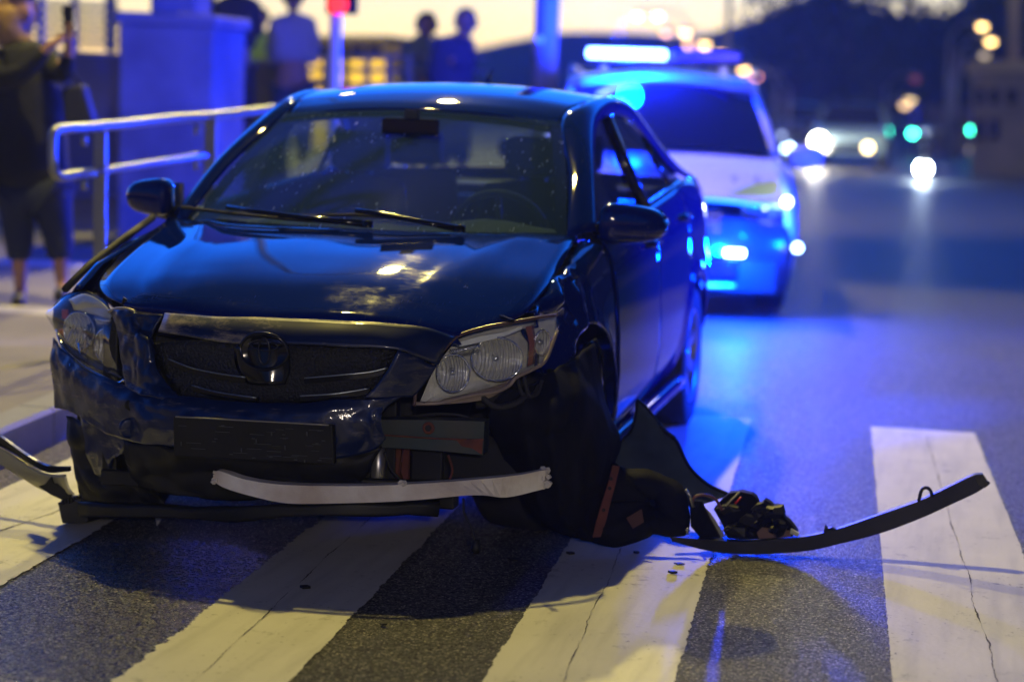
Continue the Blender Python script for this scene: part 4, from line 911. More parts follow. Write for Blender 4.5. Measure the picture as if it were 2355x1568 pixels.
MB().tube(crom([PX(*p) for p in [(956, 928, .79), (1013, 926, .77), (1081, 910, .72), (1142, 900, .67), (1172, 885, .63), (1186, 868, .62), (1222, 850, .575), (1254, 828, .52), (1281, 760, .43)]], 5), .006, 8).build('lower_edge', mat('lamp_edge', (.25, .20, .18), .35), H1, True)
ribbon('housing_lip', [PX(*p) for p in [(1010, 922, .765), (1081, 905, .715), (1139, 889, .665), (1172, 872, .63)]], [PX(*p) for p in [(1012, 930, .765), (1075, 925, .71), (1125, 915, .665), (1160, 895, .63)]], (-.05, 0, 0), mat('lamp_edge', (.25, .20, .18), .35), H1)
def bowl(px, py, x, r1, r2, name, par, depth, nrm=(.93, .33, .02), fl=.006, bulb=True):
    G, c, nn, u, v = disc_of(PX(px, py, x), nrm, r1, r2, depth=depth, fl=fl); o = gridmesh(name, G, CHROME2, par, 0)
    MB().tube([c+u*r1*math.cos(t)+v*r2*math.sin(t) for t in np.linspace(0, 6.2832, 41)], .003, 6, False).build('reflector_rim', CHROME, o, True)
    if bulb: MB().tube([c-nn*depth, c-nn*depth*.45], [.013, .009], 10).build('bulb_cap', SILV, o, True)
    return o
bowl(1143, 826, .615, .079, .066, 'reflector', H1, .055); bowl(1042, 858, .70, .050, .057, 'reflector', H1, .045)
bowl(1247, 788, .465, .026, .040, 'turn_reflector', H1, .03, (.8, .6, 0))
# light bar along the brow, fluted filler, bezel
ribbon('brow_bar', [PX(*p) for p in [(1056, 786, .70), (1110, 772, .65), (1160, 763, .595), (1198, 751, .55)]], [PX(*p) for p in [(1057, 797, .70), (1112, 785, .65), (1162, 772, .595), (1199, 757, .55)]], (-.03, 0, 0), mat('lamp_bezel_bright', (.88, .90, .86), .35, .0, bump=(220, .3, .003)), H1)
fl = MB()
for k in range(16):
    a0 = PX(1034+k*4.4, 803-k*.7, .70-k*.003); b0 = PX(1050+k*3.6, 822-k*.9, .69-k*.003); fl.tube([a0, b0], .0018, 5)
fl.build('flutes', SILV, H1, True)
ribbon('divider', [PX(*p) for p in [(1208, 752, .52), (1216, 790, .515), (1213, 842, .53)]], [PX(*p) for p in [(1222, 750, .50), (1228, 790, .50), (1224, 838, .515)]], (-.03, 0, 0), REDD, H1)
# far side (left of the picture), smashed
H2 = hl('headlamp'); H2['label'] = 'smashed headlamp with its lens pushed back'
up = [(126, 705, .40), (145, 685, .44), (172, 673, .48), (200, 672, .52), (228, 685, .58), (246, 698, .63), (262, 732, .69)]
lo = [(125, 735, .40), (138, 780, .44), (160, 812, .50), (196, 842, .57), (232, 862, .65), (270, 880, .72), (287, 868, .76)]
gridmesh('lens', lens_sheet(up, lo, (.03, -.02, 0)), LENS, H2, 0)
gridmesh('bowl', lens_sheet([(a, b-3, c-.10) for a, b, c in up], [(a-2, b+2, c-.11) for a, b, c in lo], (0, 0, 0)), mat('lamp_housing_dark', (.05, .055, .06), .25, .5), H2, .004)
bowl(182, 760, .50, .062, .060, 'reflector', H2, .05, (.93, -.25, .0), .012); bowl(245, 795, .60, .045, .055, 'reflector', H2, .045, (.95, -.2, 0), .012)
patch('popped_trim', [[(160, 690, .50), (195, 676, .54), (228, 690, .60), (256, 716, .66)], [(168, 702, .53), (198, 694, .56), (230, 708, .61), (258, 728, .67)], [(172, 712, .53), (200, 718, .56), (232, 728, .61), (262, 735, .67)]], mat('bright_plastic', (.62, .64, .55), .25, .5, bump=(30, .3, .004)), H2, .004)
fl = MB()
for k in range(13): fl.tube([PX(218+k*3.5, 728+k*.6, .62+k*.004), PX(224+k*3, 748+(6-abs(6-k))*1.2, .61+k*.004)], .0022, 5)
fl.build('flutes', SILV, H2, True)
MB().tube(crom([PX(*p) for p in [(130, 760, .43), (146, 800, .50), (175, 828, .56), (206, 850, .63), (240, 868, .70), (272, 881, .755), (288, 872, .78)]], 5), .006, 8).build('lower_edge', CHROME, H2, True)
patch('lamp_surround', [[(134, 762, .45), (160, 790, .50), (205, 820, .58), (262, 845, .68)], [(146, 796, .48), (176, 822, .54), (214, 846, .62), (280, 868, .73)]], mat('smoky_plastic', (.07, .065, .055), .2), H2, .004, disp=.006, dscale=15)
MB().box(PX(143, 768, .45), (.02, .016, .03)).build('amber_piece', ORANGE, H2); MB().box(PX(150, 722, .47), (.01, .02, .03)).build('amber_piece', ORANGE, H2)
sh = MB(); random.seed(9)
for k in range(60):
    q = PX(random.uniform(160, 275), random.uniform(745, 835), random.uniform(.50, .62)); sh.tube([q, q+np.array([random.uniform(-.01, .02), random.uniform(-.008, .008), random.uniform(-.03, -.008)])], [random.uniform(.001, .004), .001], 4)
sh.build('glass_shards', CHROME, H2)
MB().tube(crom([PX(*p) for p in [(250, 716, .70), (272, 710, .72), (292, 711, .74), (310, 717, .75)]], 5), .006, 8).build('bent_edge', mat('pale_edge', (.4, .36, .28), .35, .4), car, True)
c0 = PX(283, 700, .70); MB().tube([c0, c0+np.array([0, .004, .02]), c0+np.array([0, .012, .012])], .005, 6).build('hood_clip', BLACK, car, True)

# ================================================================ DEBRIS
# long curved trim strip (near side)
strp = thing('bumper_trim_strip', 'long curved black trim strip reaching across the right-hand crossing stripe', 'bumper trim')
T = [PX(*p) for p in [(1540, 1234, .22), (1640, 1241, .17), (1735, 1245, .13), (1850, 1233, .10), (1925, 1216, .08), (2016, 1185, .05), (2111, 1152, .03), (2190, 1115, .01), (2236, 1093, 0), (2258, 1090, 0)]]
B = [PX(*p) for p in [(1545, 1244, .22), (1640, 1268, .17), (1740, 1278, .13), (1850, 1267, .10), (1930, 1250, .08), (2020, 1227, .05), (2115, 1192, .03), (2190, 1158, .01), (2245, 1132, 0), (2273, 1113, 0)]]
for q in T+B: q[2] = max(q[2], .004)
ribbon('strip', T, B, (-.035, 0, 0), BLACK, strp)
MB().tube(crom([PX(*p) for p in [(2112, 1153, .028), (2118, 1128, .026), (2128, 1121, .026), (2138, 1126, .026), (2144, 1143, .024)]], 4), .006, 6).build('mounting_loop', BLACK, strp, True)
MB().prism([PX(1892, 1226, .085), PX(1897, 1206, .085), (PX(1903, 1215, .085)), PX(1912, 1212, .085), PX(1926, 1219, .082)], (-.02, 0, 0)).build('mounting_tab', BLACK, strp)
MB().prism([PX(2240, 1096, .004), PX(2258, 1090, .002), PX(2264, 1104, .001), PX(2276, 1112, 0), PX(2264, 1122, 0), PX(2250, 1116, .002)], (-.03, 0, 0)).build('end_cap', GLOSSB, strp)
# triangular liner panel standing behind
pan = thing('liner_panel', 'blue-grey plastic panel with a tall pointed tip leaning by the car sill', 'plastic panel')
patch('panel', [
 [(1465, 920, -.34), (1466, 921, -.34), (1468, 922, -.34), (1470, 924, -.34)],
 [(1462, 957, -.30), (1474, 958, -.29), (1486, 955, -.28), (1502, 960, -.27)],
 [(1450, 992, -.25), (1476, 996, -.24), (1505, 998, -.23), (1534, 998, -.22)],
 [(1430, 1014, -.20), (1472, 1025, -.19), (1520, 1032, -.18), (1562, 1030, -.17)],
 [(1416, 1060, -.14), (1470, 1065, -.13), (1530, 1075, -.12), (1590, 1082, -.11)],
 [(1413, 1100, -.08), (1490, 1110, -.08), (1560, 1115, -.07), (1626, 1112, -.08)],
 [(1430, 1150, -.03), (1520, 1165, -.03), (1610, 1160, -.03), (1676, 1138, -.06)]], mat('blue_grey_plastic', (.06, .085, .12), .6, bump=(50, .2, .003), vary=(8, 1, (.03, .04, .06))), pan, .006, disp=.008, dscale=8, nu=7, nv=7)
edge = MB(); ed = [PX(*p) for p in [(1467, 921, -.33), (1487, 938, -.30), (1510, 968, -.26), (1531, 993, -.21), (1548, 1006, -.19), (1559, 1021, -.17), (1584, 1073, -.11), (1625, 1112, -.07), (1674, 1136, -.05)]]
edge.tube(crom(ed, 4), .006, 6); edge.tube(crom([PX(*p) for p in [(1465, 920, -.33), (1461, 955, -.29), (1449, 992, -.24), (1430, 1014, -.19)]], 4), .006, 6); edge.build('rolled_edge', BLACK, pan, True)
for k in range(7): q = crom(ed, 4)[10+k*1]; MB().box(q, (.01, .012, .012), .4*k).build('clip_tooth', BLACK, pan)
# round splash shield with a hole and a rusty strip
spl = thing('splash_shield', 'rounded dark wheel-arch shield with a hole and a rusty band, lying by the liner', 'wheel arch shield')
out_ = [(1413, 1064), (1440, 1080), (1487, 1078), (1542, 1098), (1575, 1136), (1586, 1178), (1583, 1221), (1562, 1230), (1542, 1232), (1505, 1228), (1490, 1234), (1455, 1246), (1416, 1254), (1364, 1243), (1345, 1228), (1352, 1180), (1376, 1120)]
xo = lambda px, py: .18+.10*(py-1060)/190-.0003*(px-1400)
hc = np.array([1502, 1154]); ring_o = out_; vs = []; N = 48
op = crom([(a, b, 0) for a, b in out_+out_[:1]], 4)[:, :2]
ang = lambda p: math.atan2(p[1]-hc[1], p[0]-hc[0]); ops = sorted([tuple(p) for p in op[:-1]], key=ang); N = len(ops); rings = []
for t, r in ((0, None), (.15, 0), (.4, 0), (.7, 0), (1, 1)):
    row = []
    for p in ops:
        a = ang(p); inner_p = hc+np.array([math.cos(a), math.sin(a)])*9.5; q = inner_p*(1-t)+np.array(p)*t
        P = PX(q[0], q[1], xo(*q)); P = P+np.array([.03*math.sin(math.pi*t*.9), 0, 0]); P[2] = max(P[2], .006); row.append(P)
    row.append(row[0]); rings.append(row)
gridmesh('shield', np.array(rings), LINER, spl, .006, disp=.009, dscale=15, flip=True, fold=True)
ribbon('rusty_band', [PX(*p) for p in [(1408, 1070, .23), (1398, 1110, .25), (1384, 1155, .27), (1372, 1195, .29), (1362, 1235, .31)]], [PX(*p) for p in [(1424, 1072, .23), (1414, 1115, .25), (1402, 1160, .27), (1392, 1200, .29), (1380, 1234, .31)]], (-.006, 0, 0), RUST, spl)
for c in ((1405, 1100), (1402, 1122), (1388, 1172)): MB().lathe([(.002, .001), (.002, .006)], 10, 'x', PX(c[0], c[1], .285)).build('bolt_hole', DEEP, spl)
MB().tube([PX(1578, 1215, .27), PX(1583, 1220, .27), PX(1580, 1226, .27)], .006).build('bolt_eye', ALU, spl, True)
q0 = PX(1560, 1150, .24); MB().prism([PX(1440, 1190, .30), PX(1475, 1170, .30), PX(1480, 1200, .30), PX(1455, 1215, .30)], (.002, 0, 0)).build('rust_smear', mat('faint_rust', (.07, .03, .025), .8), spl)
# broken lamp-bracket pile
pil = thing('broken_bracket', 'jagged black plastic bracket with torn edges lying on the near end of the trim strip', 'broken plastic')
poly = [(1640, 1170), (1660, 1148), (1676, 1134), (1702, 1130), (1728, 1136), (1738, 1144), (1744, 1160), (1750, 1160), (1757, 1148), (1770, 1156), (1776, 1163), (1798, 1164), (1803, 1190), (1816, 1200), (1834, 1224), (1820, 1234), (1760, 1240), (1700, 1240), (1672, 1236), (1660, 1205)]
pp = [PX(a, b, .10) for a, b in poly]
for q in pp: q[2] = max(q[2], .006)
MB().prism(pp, (-.05, 0, 0)).build('bracket', LINER, pil, bevel=.003)
random.seed(21); jb = MB()
for k in range(26):
    c0 = PX(random.uniform(1665, 1815), random.uniform(1165, 1232), random.uniform(.10, .15)); s = random.uniform(.012, .035); c0[2] = max(c0[2], .03); a0 = random.uniform(0, 6.28)
    jb.prism([c0+np.array([random.uniform(-.01, .02), s*math.cos(a0+t)*random.uniform(.5, 1.3), s*math.sin(a0+t)*random.uniform(.4, 1.)*.8]) for t in (0, 1.4, 2.6, 4.0, 5.2)], (-.012, .004, .006))
jb.build('torn_fragments', BLACK, pil)
MB().prism([PX(1740, 1224, .106), PX(1752, 1212, .106), PX(1785, 1216, .106), PX(1818, 1220, .106), PX(1818, 1234, .106), PX(1745, 1238, .106)], (-.004, 0, 0)).build('torn_tan_piece', mat('tan_plastic', (.16, .09, .07), .6), pil)
MB().prism([PX(1816, 1226, .12), PX(1818, 1216, .12), PX(1836, 1226, .12), PX(1834, 1234, .12)], (-.02, 0, 0)).build('pale_chip', mat('pale_chip', (.5, .5, .35), .5), pil)
MB().prism([PX(1620, 1166, .09), PX(1634, 1180, .09), PX(1650, 1205, .09), PX(1666, 1232, .09), PX(1655, 1238, .09), PX(1640, 1215, .09)], (-.004, 0, 0)).build('pale_blade', mat('pale_blade', (.30, .30, .24), .4), pil)
MB().prism([PX(1585, 1150, .16), PX(1612, 1152, .15), PX(1630, 1190, .13), PX(1655, 1236, .12), PX(1610, 1236, .14), PX(1588, 1210, .16)], (-.02, 0, 0)).build('dark_flap', LINER, pil)
cb = thing('cable_loop', 'short loop of reddish hose arching between the two broken plastic pieces', 'hose')
MB().tube(crom([PX(*p) for p in [(1590, 1160, .17), (1598, 1142, .17), (1622, 1138, .16), (1645, 1148, .15), (1660, 1172, .14)]], 5), .005, 7).build('hose', mat('red_brown_hose', (.12, .05, .06), .4), cb, True)
MB().tube([PX(1575, 1125, .19), PX(1586, 1138, .19), PX(1594, 1165, .18)], .005, 7).build('sleeve', ALU, cb, True)
MB().tube([PX(1662, 1170, .14), PX(1680, 1150, .13), PX(1700, 1131, .12)], .003, 6).build('wire', mat('grey_wire', (.3, .3, .25), .5), cb, True)
MB().tube([PX(1690, 1158, .13), PX(1704, 1142, .12)], .003, 6).build('red_wire', mat('red_wire', (.5, .02, .04), .5), cb, True)
# far-side trim piece (left edge)
tr2 = thing('bumper_trim_piece', 'silvery and black curved trim piece sticking out at the left edge of the photo', 'bumper trim')
ribbon('black_band', [PX(*p) for p in [(-120, 960, .20), (-40, 985, .28), (0, 1003, .32), (32, 1026, .35), (70, 1052, .39), (110, 1071, .43), (158, 1074, .47)]], [PX(*p) for p in [(-120, 985, .20), (-40, 1010, .28), (0, 1026, .32), (32, 1042, .35), (68, 1066, .39), (110, 1086, .43), (158, 1084, .47)]], (-.02, 0, 0), GLOSSB, tr2)
sil = patch('inner_face', [[(-120, 995, .23), (-40, 1012, .30), (0, 1028, .34), (40, 1050, .375), (80, 1078, .41), (118, 1090, .44), (152, 1090, .465)], [(-120, 1020, .25), (-40, 1040, .31), (0, 1050, .345), (40, 1074, .38), (80, 1100, .41), (120, 1118, .44), (160, 1120, .465)], [(-120, 1040, .27), (-40, 1055, .32), (0, 1068, .35), (45, 1094, .385), (88, 1120, .41), (125, 1134, .44), (172, 1136, .465)]], mat('tarnished_silver_plastic', (.42, .40, .26), .3, .5), tr2, .004)
poly = [(88, 1118), (104, 1112), (117, 1096), (122, 1112), (130, 1112), (148, 1124), (160, 1128), (165, 1140), (150, 1152), (118, 1138)]
MB().prism([PX(a, b, .462) for a, b in poly], (-.01, 0, 0)).build('torn_tab', BLACK, tr2)
# small white chip on the road
w_ = thing('white_chip', 'small triangular white chip lying on the dark road under the bumper', 'debris')
g0, g1, g2 = PG(357, 1192, .02), PG(371, 1194, .02), PG(361, 1209, .005); MB().prism([g0, g1, g2], (0, 0, .004)).build('chip', mat('white_chip', (.6, .6, .6), .5), w_)
random.seed(11); crumbs = []
for i, (px, py) in enumerate(((1310, 1276), (1180, 1290), (1545, 1320), (880, 1440), (700, 1355), (1690, 1262), (1462, 1275), (1560, 1300))):
    g = PG(px, py, .0); s = random.uniform(.008, .02)
    mb = MB().prism([g+np.array([s, 0, .005]), g+np.array([0, s*1.2, .005]), g+np.array([-s, .2*s, .005]), g+np.array([-.2*s, -s, .005])], (0, 0, random.uniform(.003, .008)))
    o = mb.build('plastic_shard', BLACK); tag(o, ['tiny black shard just left of the shield', 'black shard on the dark lane before the bumper', 'black shard in the warm light on the middle stripe', 'black shard between the two middle stripes near the front', 'black shard on the second stripe', 'black shard under the low end of the trim strip', 'black shard in shade right of the shield', 'black shard beside the cracked stripe edge'][i], 'debris', 'small shards scattered on the road')

# ================================================================ POLICE CAR
pc = thing('police_car', 'white and yellow police estate car with blue lights flashing, stopped right behind the crash', 'police car')
OX, OV = -7.35, -.30
def L3(u, v, z): return (OX+u, OV+v, z)
W = WHITE
gridmesh('bonnet', surf([[L3(-.08, -.84, .76), L3(.02, -.4, .80), L3(.05, 0, .81), L3(.02, .4, .80), L3(-.08, .84, .76)], [L3(-.5, -.87, .93), L3(-.45, -.45, .98), L3(-.44, 0, 1.0), L3(-.45, .45, .98), L3(-.5, .87, .93)], [L3(-1.02, -.86, 1.06), L3(-.95, -.45, 1.10), L3(-.92, 0, 1.11), L3(-.95, .45, 1.10), L3(-1.02, .86, 1.06)]], 6, 6), W, pc, .01)
for s in (1, -1):
    g = PX(1643 if s > 0 else 1592, 392, OX-.2); g[2] = .915; MB().lathe([(0, .02), (.02, .012)], 10, 'x', (OX-.22, g[1], .935)).build('washer_nozzle', GLOSSB, pc)
    gridmesh('yellow_patch', surf([[L3(-.06, s*.45, .818), L3(-.12, s*.65, .80), L3(-.16, s*.80, .785)], [L3(-.20, s*.60, .88), L3(-.26, s*.74, .865), L3(-.30, s*.82, .85)], [L3(-.36, s*.76, .92), L3(-.40, s*.80, .915), L3(-.44, s*.84, .905)]], 4, 4)+np.array([.0, 0, .012]), YEL, pc, 0)
    gridmesh('side', np.array([[L3(u, s*(float(np.interp(u, [-4.4, -.6, -.3, -.08], [.92, .94, .93, .84]))+dv), z*zz) for u in np.linspace(-.08, -4.5, 30)] for dv, z, zz in ((-.06, 1.02, 1), (0, .85, 1), (.02, .6, 1), (0, .35, 1), (-.03, .25, 1))]), W, pc, .01)
    for k in range(9): MB().box(L3(-.75-k*.42, s*.963, .66+(k % 2)*.12), (.40, .006, .2)).build('battenburg_square', YEL if k % 2 else mat('police_blue', (.01, .05, .4), .4), pc)
    # pillar and cantrail
    A = crom([L3(-1.0, s*.80, 1.08), L3(-1.4, s*.73, 1.33), L3(-1.8, s*.66, 1.54), L3(-2.3, s*.66, 1.62), L3(-3.6, s*.66, 1.60), L3(-4.3, s*.68, 1.35)], 5); Bq = crom([L3(-1.2, s*.87, 1.04), L3(-1.55, s*.80, 1.28), L3(-1.9, s*.73, 1.46), L3(-2.3, s*.72, 1.53), L3(-3.6, s*.72, 1.52), L3(-4.4, s*.80, 1.2)], 5)
    gridmesh('pillar', np.array([[a, (a+b_)/2+np.array([0, s*.02, .02]), b_] for a, b_ in zip(A, Bq)]), W, pc, .01)
    gridmesh('side_window', np.array([[b_, (b_[0], OV+s*.88, 1.03)] for b_ in Bq[3:]]), GLOSSB, pc, 0)
    MB().tube([L3(-1.95, s*.70, 1.64), L3(-2.2, s*.70, 1.69), L3(-3.7, s*.70, 1.68), L3(-3.9, s*.70, 1.62)], .018, 8).build('roof_rail', ALU, pc, True)
    c = (OX-1.35, OV+s*1.06, 1.07); G = superell(c, (.08, .13, .085), .65); mr = gridmesh('mirror', G, GLOSSB if s < 0 else WHITE, pc, 0)
    MB().box((OX-1.35, OV+s*.93, 1.0), (.06, .12, .04)).build('mirror_foot', GLOSSB, mr)
    for u in (-.85, -3.5):
        rt = bpy.data.objects.new('wheel', None); COL.objects.link(rt); rt.parent = pc; rt.location = L3(u, s*.80, .33)
        MB().lathe([(-.10, .2), (-.11, .29), (-.08, .33), (.08, .33), (.11, .29), (.10, .2)], 30, 'y').build('tyre', RUBBER, rt, True); MB().lathe([(.09*s, .21), (.10*s, .19), (.05*s, .05), (.05*s, .001)], 30, 'y').build('rim', SILVER, rt, True)
    # headlamps
    g = np.array(L3(-.10, s*.72, .72)); gridmesh('headlamp', surf([[g+np.array(q) for q in r] for r in [[(.06, -s*.16, .06), (0, 0, .08), (-.16, s*.14, .12)], [(.07, -s*.16, -.04), (.02, 0, -.06), (-.14, s*.16, -.02)]]], 4, 4), mat('lamp_clear', (.5, .55, .6), .08, .9), pc, .02)
    MB().lathe([(.05, .001), (.05, .028), (.0, .034)], 14, 'x', L3(-.03, s*.86, .80 if s > 0 else .70)).build('day_lamp', emit('day_lamp', (.75, .85, 1.), 14.), pc, True)
    MB().lathe([(.03, .001), (.03, .030), (.0, .034)], 14, 'x', L3(.02, s*.94 if s > 0 else -.8, .50)).build('corner_lamp', emit('corner_lamp', (.5, .75, 1.), 10.), pc, True)
gridmesh('windscreen', surf([[L3(-.98, -.78, 1.09), L3(-.86, -.4, 1.115), L3(-.82, 0, 1.12), L3(-.86, .4, 1.115), L3(-.98, .78, 1.09)], [L3(-1.4, -.72, 1.33), L3(-1.3, -.37, 1.36), L3(-1.27, 0, 1.37), L3(-1.3, .37, 1.36), L3(-1.4, .72, 1.33)], [L3(-1.78, -.65, 1.53), L3(-1.70, -.35, 1.57), L3(-1.68, 0, 1.58), L3(-1.70, .35, 1.57), L3(-1.78, .65, 1.53)]], 5, 5), mat('dark_windscreen', (.01, .012, .02), .05, coat=1.), pc, 0)
gridmesh('roof', surf([[L3(-1.72, -.66, 1.545), L3(-1.66, 0, 1.60), L3(-1.72, .66, 1.545)], [L3(-2.3, -.68, 1.63), L3(-2.25, 0, 1.68), L3(-2.3, .68, 1.63)], [L3(-4.2, -.68, 1.60), L3(-4.2, 0, 1.65), L3(-4.2, .68, 1.60)]], 5, 6), W, pc, .02)
gridmesh('tailgate', surf([[L3(-4.2, -.7, 1.6), L3(-4.25, 0, 1.64), L3(-4.2, .7, 1.6)], [L3(-4.55, -.85, .9), L3(-4.65, 0, .9), L3(-4.55, .85, .9)], [L3(-4.5, -.85, .3), L3(-4.6, 0, .3), L3(-4.5, .85, .3)]], 4, 4), W, pc, .01)
gridmesh('front_bumper', surf([[L3(-.10, -.86, .66), L3(.05, -.5, .70), L3(.08, 0, .71), L3(.05, .5, .70), L3(-.10, .86, .66)], [L3(-.06, -.91, .5), L3(.10, -.5, .5), L3(.13, 0, .5), L3(.10, .5, .5), L3(-.06, .91, .5)], [L3(-.08, -.90, .30), L3(.08, -.5, .28), L3(.11, 0, .28), L3(.08, .5, .28), L3(-.08, .90, .30)], [L3(-.14, -.88, .18), L3(.0, -.5, .17), L3(.02, 0, .17), L3(.0, .5, .17), L3(-.14, .88, .18)]], 5, 6), mat('police_dark_bumper', (.02, .025, .035), .3, coat=.6), pc, .01)
gr_ = MB().box(L3(.06, 0, .66), (.06, .86, .17)).build('grille', GLOSSB, pc, bevel=.02)
for k in range(3): MB().box(L3(.10, 0, .60+k*.05), (.02, .84, .012)).build('grille_bar', CHROME, gr_)
MB().box(L3(.12, 0, .36), (.05, 1.1, .16)).build('lower_grille', GLOSSB, pc, bevel=.02)
MB().tube([L3(.02, -.8, .245), L3(.12, -.4, .235), L3(.14, 0, .235), L3(.12, .4, .235), L3(.02, .8, .245)], .014, 8).build('lip_trim', WHITE, pc, True)
MB().box(L3(.15, 0, .48), (.015, .5, .11)).build('number_plate', mat('plate_white', (.7, .7, .7), .4), pc)
MB().box(L3(-2.0, 0, .3), (4.2, 1.6, .2)).build('floor_pan', DEEP, pc)
MB().box(L3(-2.6, 0, .8), (3.0, 1.5, .6)).build('cabin_trim', DEEP, pc)
# lights
BLUE = (.0, .018, 1.)
BB = emit('blue_strobe', (.12, .26, 1.), 22.)
lb = MB().box(L3(-1.95, 0, 1.73), (.28, 1.22, .035)).build('lightbar', GLOSSB, pc, bevel=.01)
for sg, (v0, v1) in enumerate(((-.58, .02), (.06, .58))):
    MB().box(L3(-1.93, (v0+v1)/2, 1.785), (.22, v1-v0, .075)).build('lightbar_lens', BB if sg == 0 else mat('blue_lens_dark', (.01, .03, .25), .15, coat=1.), lb, bevel=.02)
for v in (-.45, .45): MB().box(L3(-1.95, v, 1.69), (.2, .05, .07)).build('lightbar_foot', ALU, lb)
gs = np.array(L3(.17, .52, .46)); MB().box(gs, (.02, .13, .045)).build('grille_strobe', emit('blue_strobe_white', (.35, .6, 1.), 40.), pc, bevel=.01)
gs2 = gs+np.array([0, -2*(gs[1]-OV), 0]); MB().box(gs2, (.02, .13, .045)).build('grille_strobe', emit('blue_strobe_white', (.35, .6, 1.), 40.), pc, bevel=.01)
def plight(loc, e, col, r, par=None, typ='POINT', name='strobe_light', rot=None, spot=None):
    L = bpy.data.lights.new(name, typ); L.energy = e; L.color = col; L.shadow_soft_size = r
    if spot: L.spot_size = rad(spot); L.spot_blend = .5
    o = bpy.data.objects.new(name, L); COL.objects.link(o); o.location = tuple(loc)
    if rot: o.rotation_euler = rot
    if par: o.parent = par
    return o
plight(L3(-1.75, -.28, 1.84), 1700, BLUE, .10, pc); plight(gs+np.array([.25, 0, 0]), 750, (.0, .04, 1.), .06, pc); plight(gs2+np.array([.10, 0, 0]), 60, (.0, .04, 1.), .06, pc)
plight(L3(.1, 1.0, .55), 90, (.0, .04, 1.), .05, pc)
o_ = plight((-5.5, 4.4, 1.2), 6500, (.0, .03, 1.), .15, None, 'SPOT', 'strobe_light', spot=38); o_.rotation_euler = Vector((2.5, -3.5, -.45)).to_track_quat('-Z', 'Y').to_euler()  # unseen blue spot added to colour the car's door side
o_ = plight((-3.5, 4.6, 2.8), 4200, (.0, .03, 1.), .15, None, 'SPOT', 'strobe_light', spot=60); o_.rotation_euler = Vector((-6.5, -8.3, -1.4)).to_track_quat('-Z', 'Y').to_euler()   # blue spot added off frame for pier and rails; emergency vehicle only inferred

# ================================================================ OTHER TRAFFIC
def simple_car(px, py, d, label, m, lamps, h=1.45, w=1.75):
    g = PD(px, py, d); x0, y0 = g[0], g[1]; root = thing('oncoming_car', label, 'car'); k = w/1.75
    bodyp = [[(x0-.1, y0+v*.82*k, .35), (x0+.0, y0+v*.86*k, .6), (x0-.1, y0+v*.84*k, .8), (x0-1.1, y0+v*.86*k, 1.0), (x0-3.9, y0+v*.86*k, 1.0), (x0-4.2, y0+v*.84*k, .5)] for v in (-1, -.5, 0, .5, 1)]
    G = surf(bodyp, 2, 3); gridmesh('body', G, m, root, 0)
    gridmesh('windscreen', surf([[(x0-1.1, y0-.76*k, 1.0), (x0-1.0, y0, 1.0), (x0-1.1, y0+.76*k, 1.0)], [(x0-1.75, y0-.62*k, h-.05), (x0-1.7, y0, h-.03), (x0-1.75, y0+.62*k, h-.05)]], 3, 3), GLOSSB, root, 0)
    gridmesh('roof', surf([[(x0-1.75, y0-.64*k, h-.05), (x0-1.7, y0, h), (x0-1.75, y0+.64*k, h-.05)], [(x0-3.2, y0-.62*k, h-.05), (x0-3.2, y0, h), (x0-3.2, y0+.62*k, h-.05)], [(x0-4.0, y0-.7*k, 1.0), (x0-4.0, y0, 1.02), (x0-4.0, y0+.7*k, 1.0)]], 3, 3), m, root, 0)
    for s in (1, -1):
        MB().prism([(x0-.1, y0+s*.87*k, .3), (x0-.1, y0+s*.87*k, .75), (x0-1.1, y0+s*.88*k, 1.0), (x0-1.75, y0+s*.66*k, h-.05), (x0-3.2, y0+s*.66*k, h-.05), (x0-4.1, y0+s*.86*k, 1.), (x0-4.1, y0+s*.86*k, .3)], (0, -s*.03, 0)).build('side', m, root)
        for u in (-.8, -3.3): MB().lathe([(-.1, .01), (-.1, .31), (.1, .31), (.1, .01)], 20, 'y', (x0+u, y0+s*.74*k, .31)).build('wheel', RUBBER, root, True)
        MB().box((x0-1.2, y0+s*1.0*k, .98), (.1, .2, .14)).build('mirror', GLOSSB, root, bevel=.03)
    MB().box((x0+.0, y0, .5), (.06, 1.2*k, .2)).build('grille', GLOSSB, root)
    for (lx, ly, col, s, r, e) in lamps:
        c = PD(lx, ly, d-.15); MB().lathe([(0, .001), (-.02, r), (-.1, r*.6)], 16, 'x', c).build('headlight', emit('hl_%d_%d' % (lx, s), col, s), root, True)
        if e: plight(c+np.array([1.2, 0, -.15]), e, col, .1, root, name='headlight_beam')
simple_car(1950, 330, 50, 'dark oncoming car with bright headlights on the far road', mat('far_car_paint', (.20, .30, .38), .4, coat=1.), [(1882, 326, (1, .93, .72), 60, .17, 250), (1995, 340, (1, .78, .35), 14, .10, 0)], 1.5, 1.7)
simple_car(1826, 335, 62, 'second car partly hidden behind the police car, one blue-white lamp showing', mat('far_car_paint2', (.05, .06, .09), .3), [(1811, 342, (.5, .72, 1.), 30, .12, 0), (1797, 312, (.4, .5, .9), 3, .08, 0)], 1.45, 1.4)
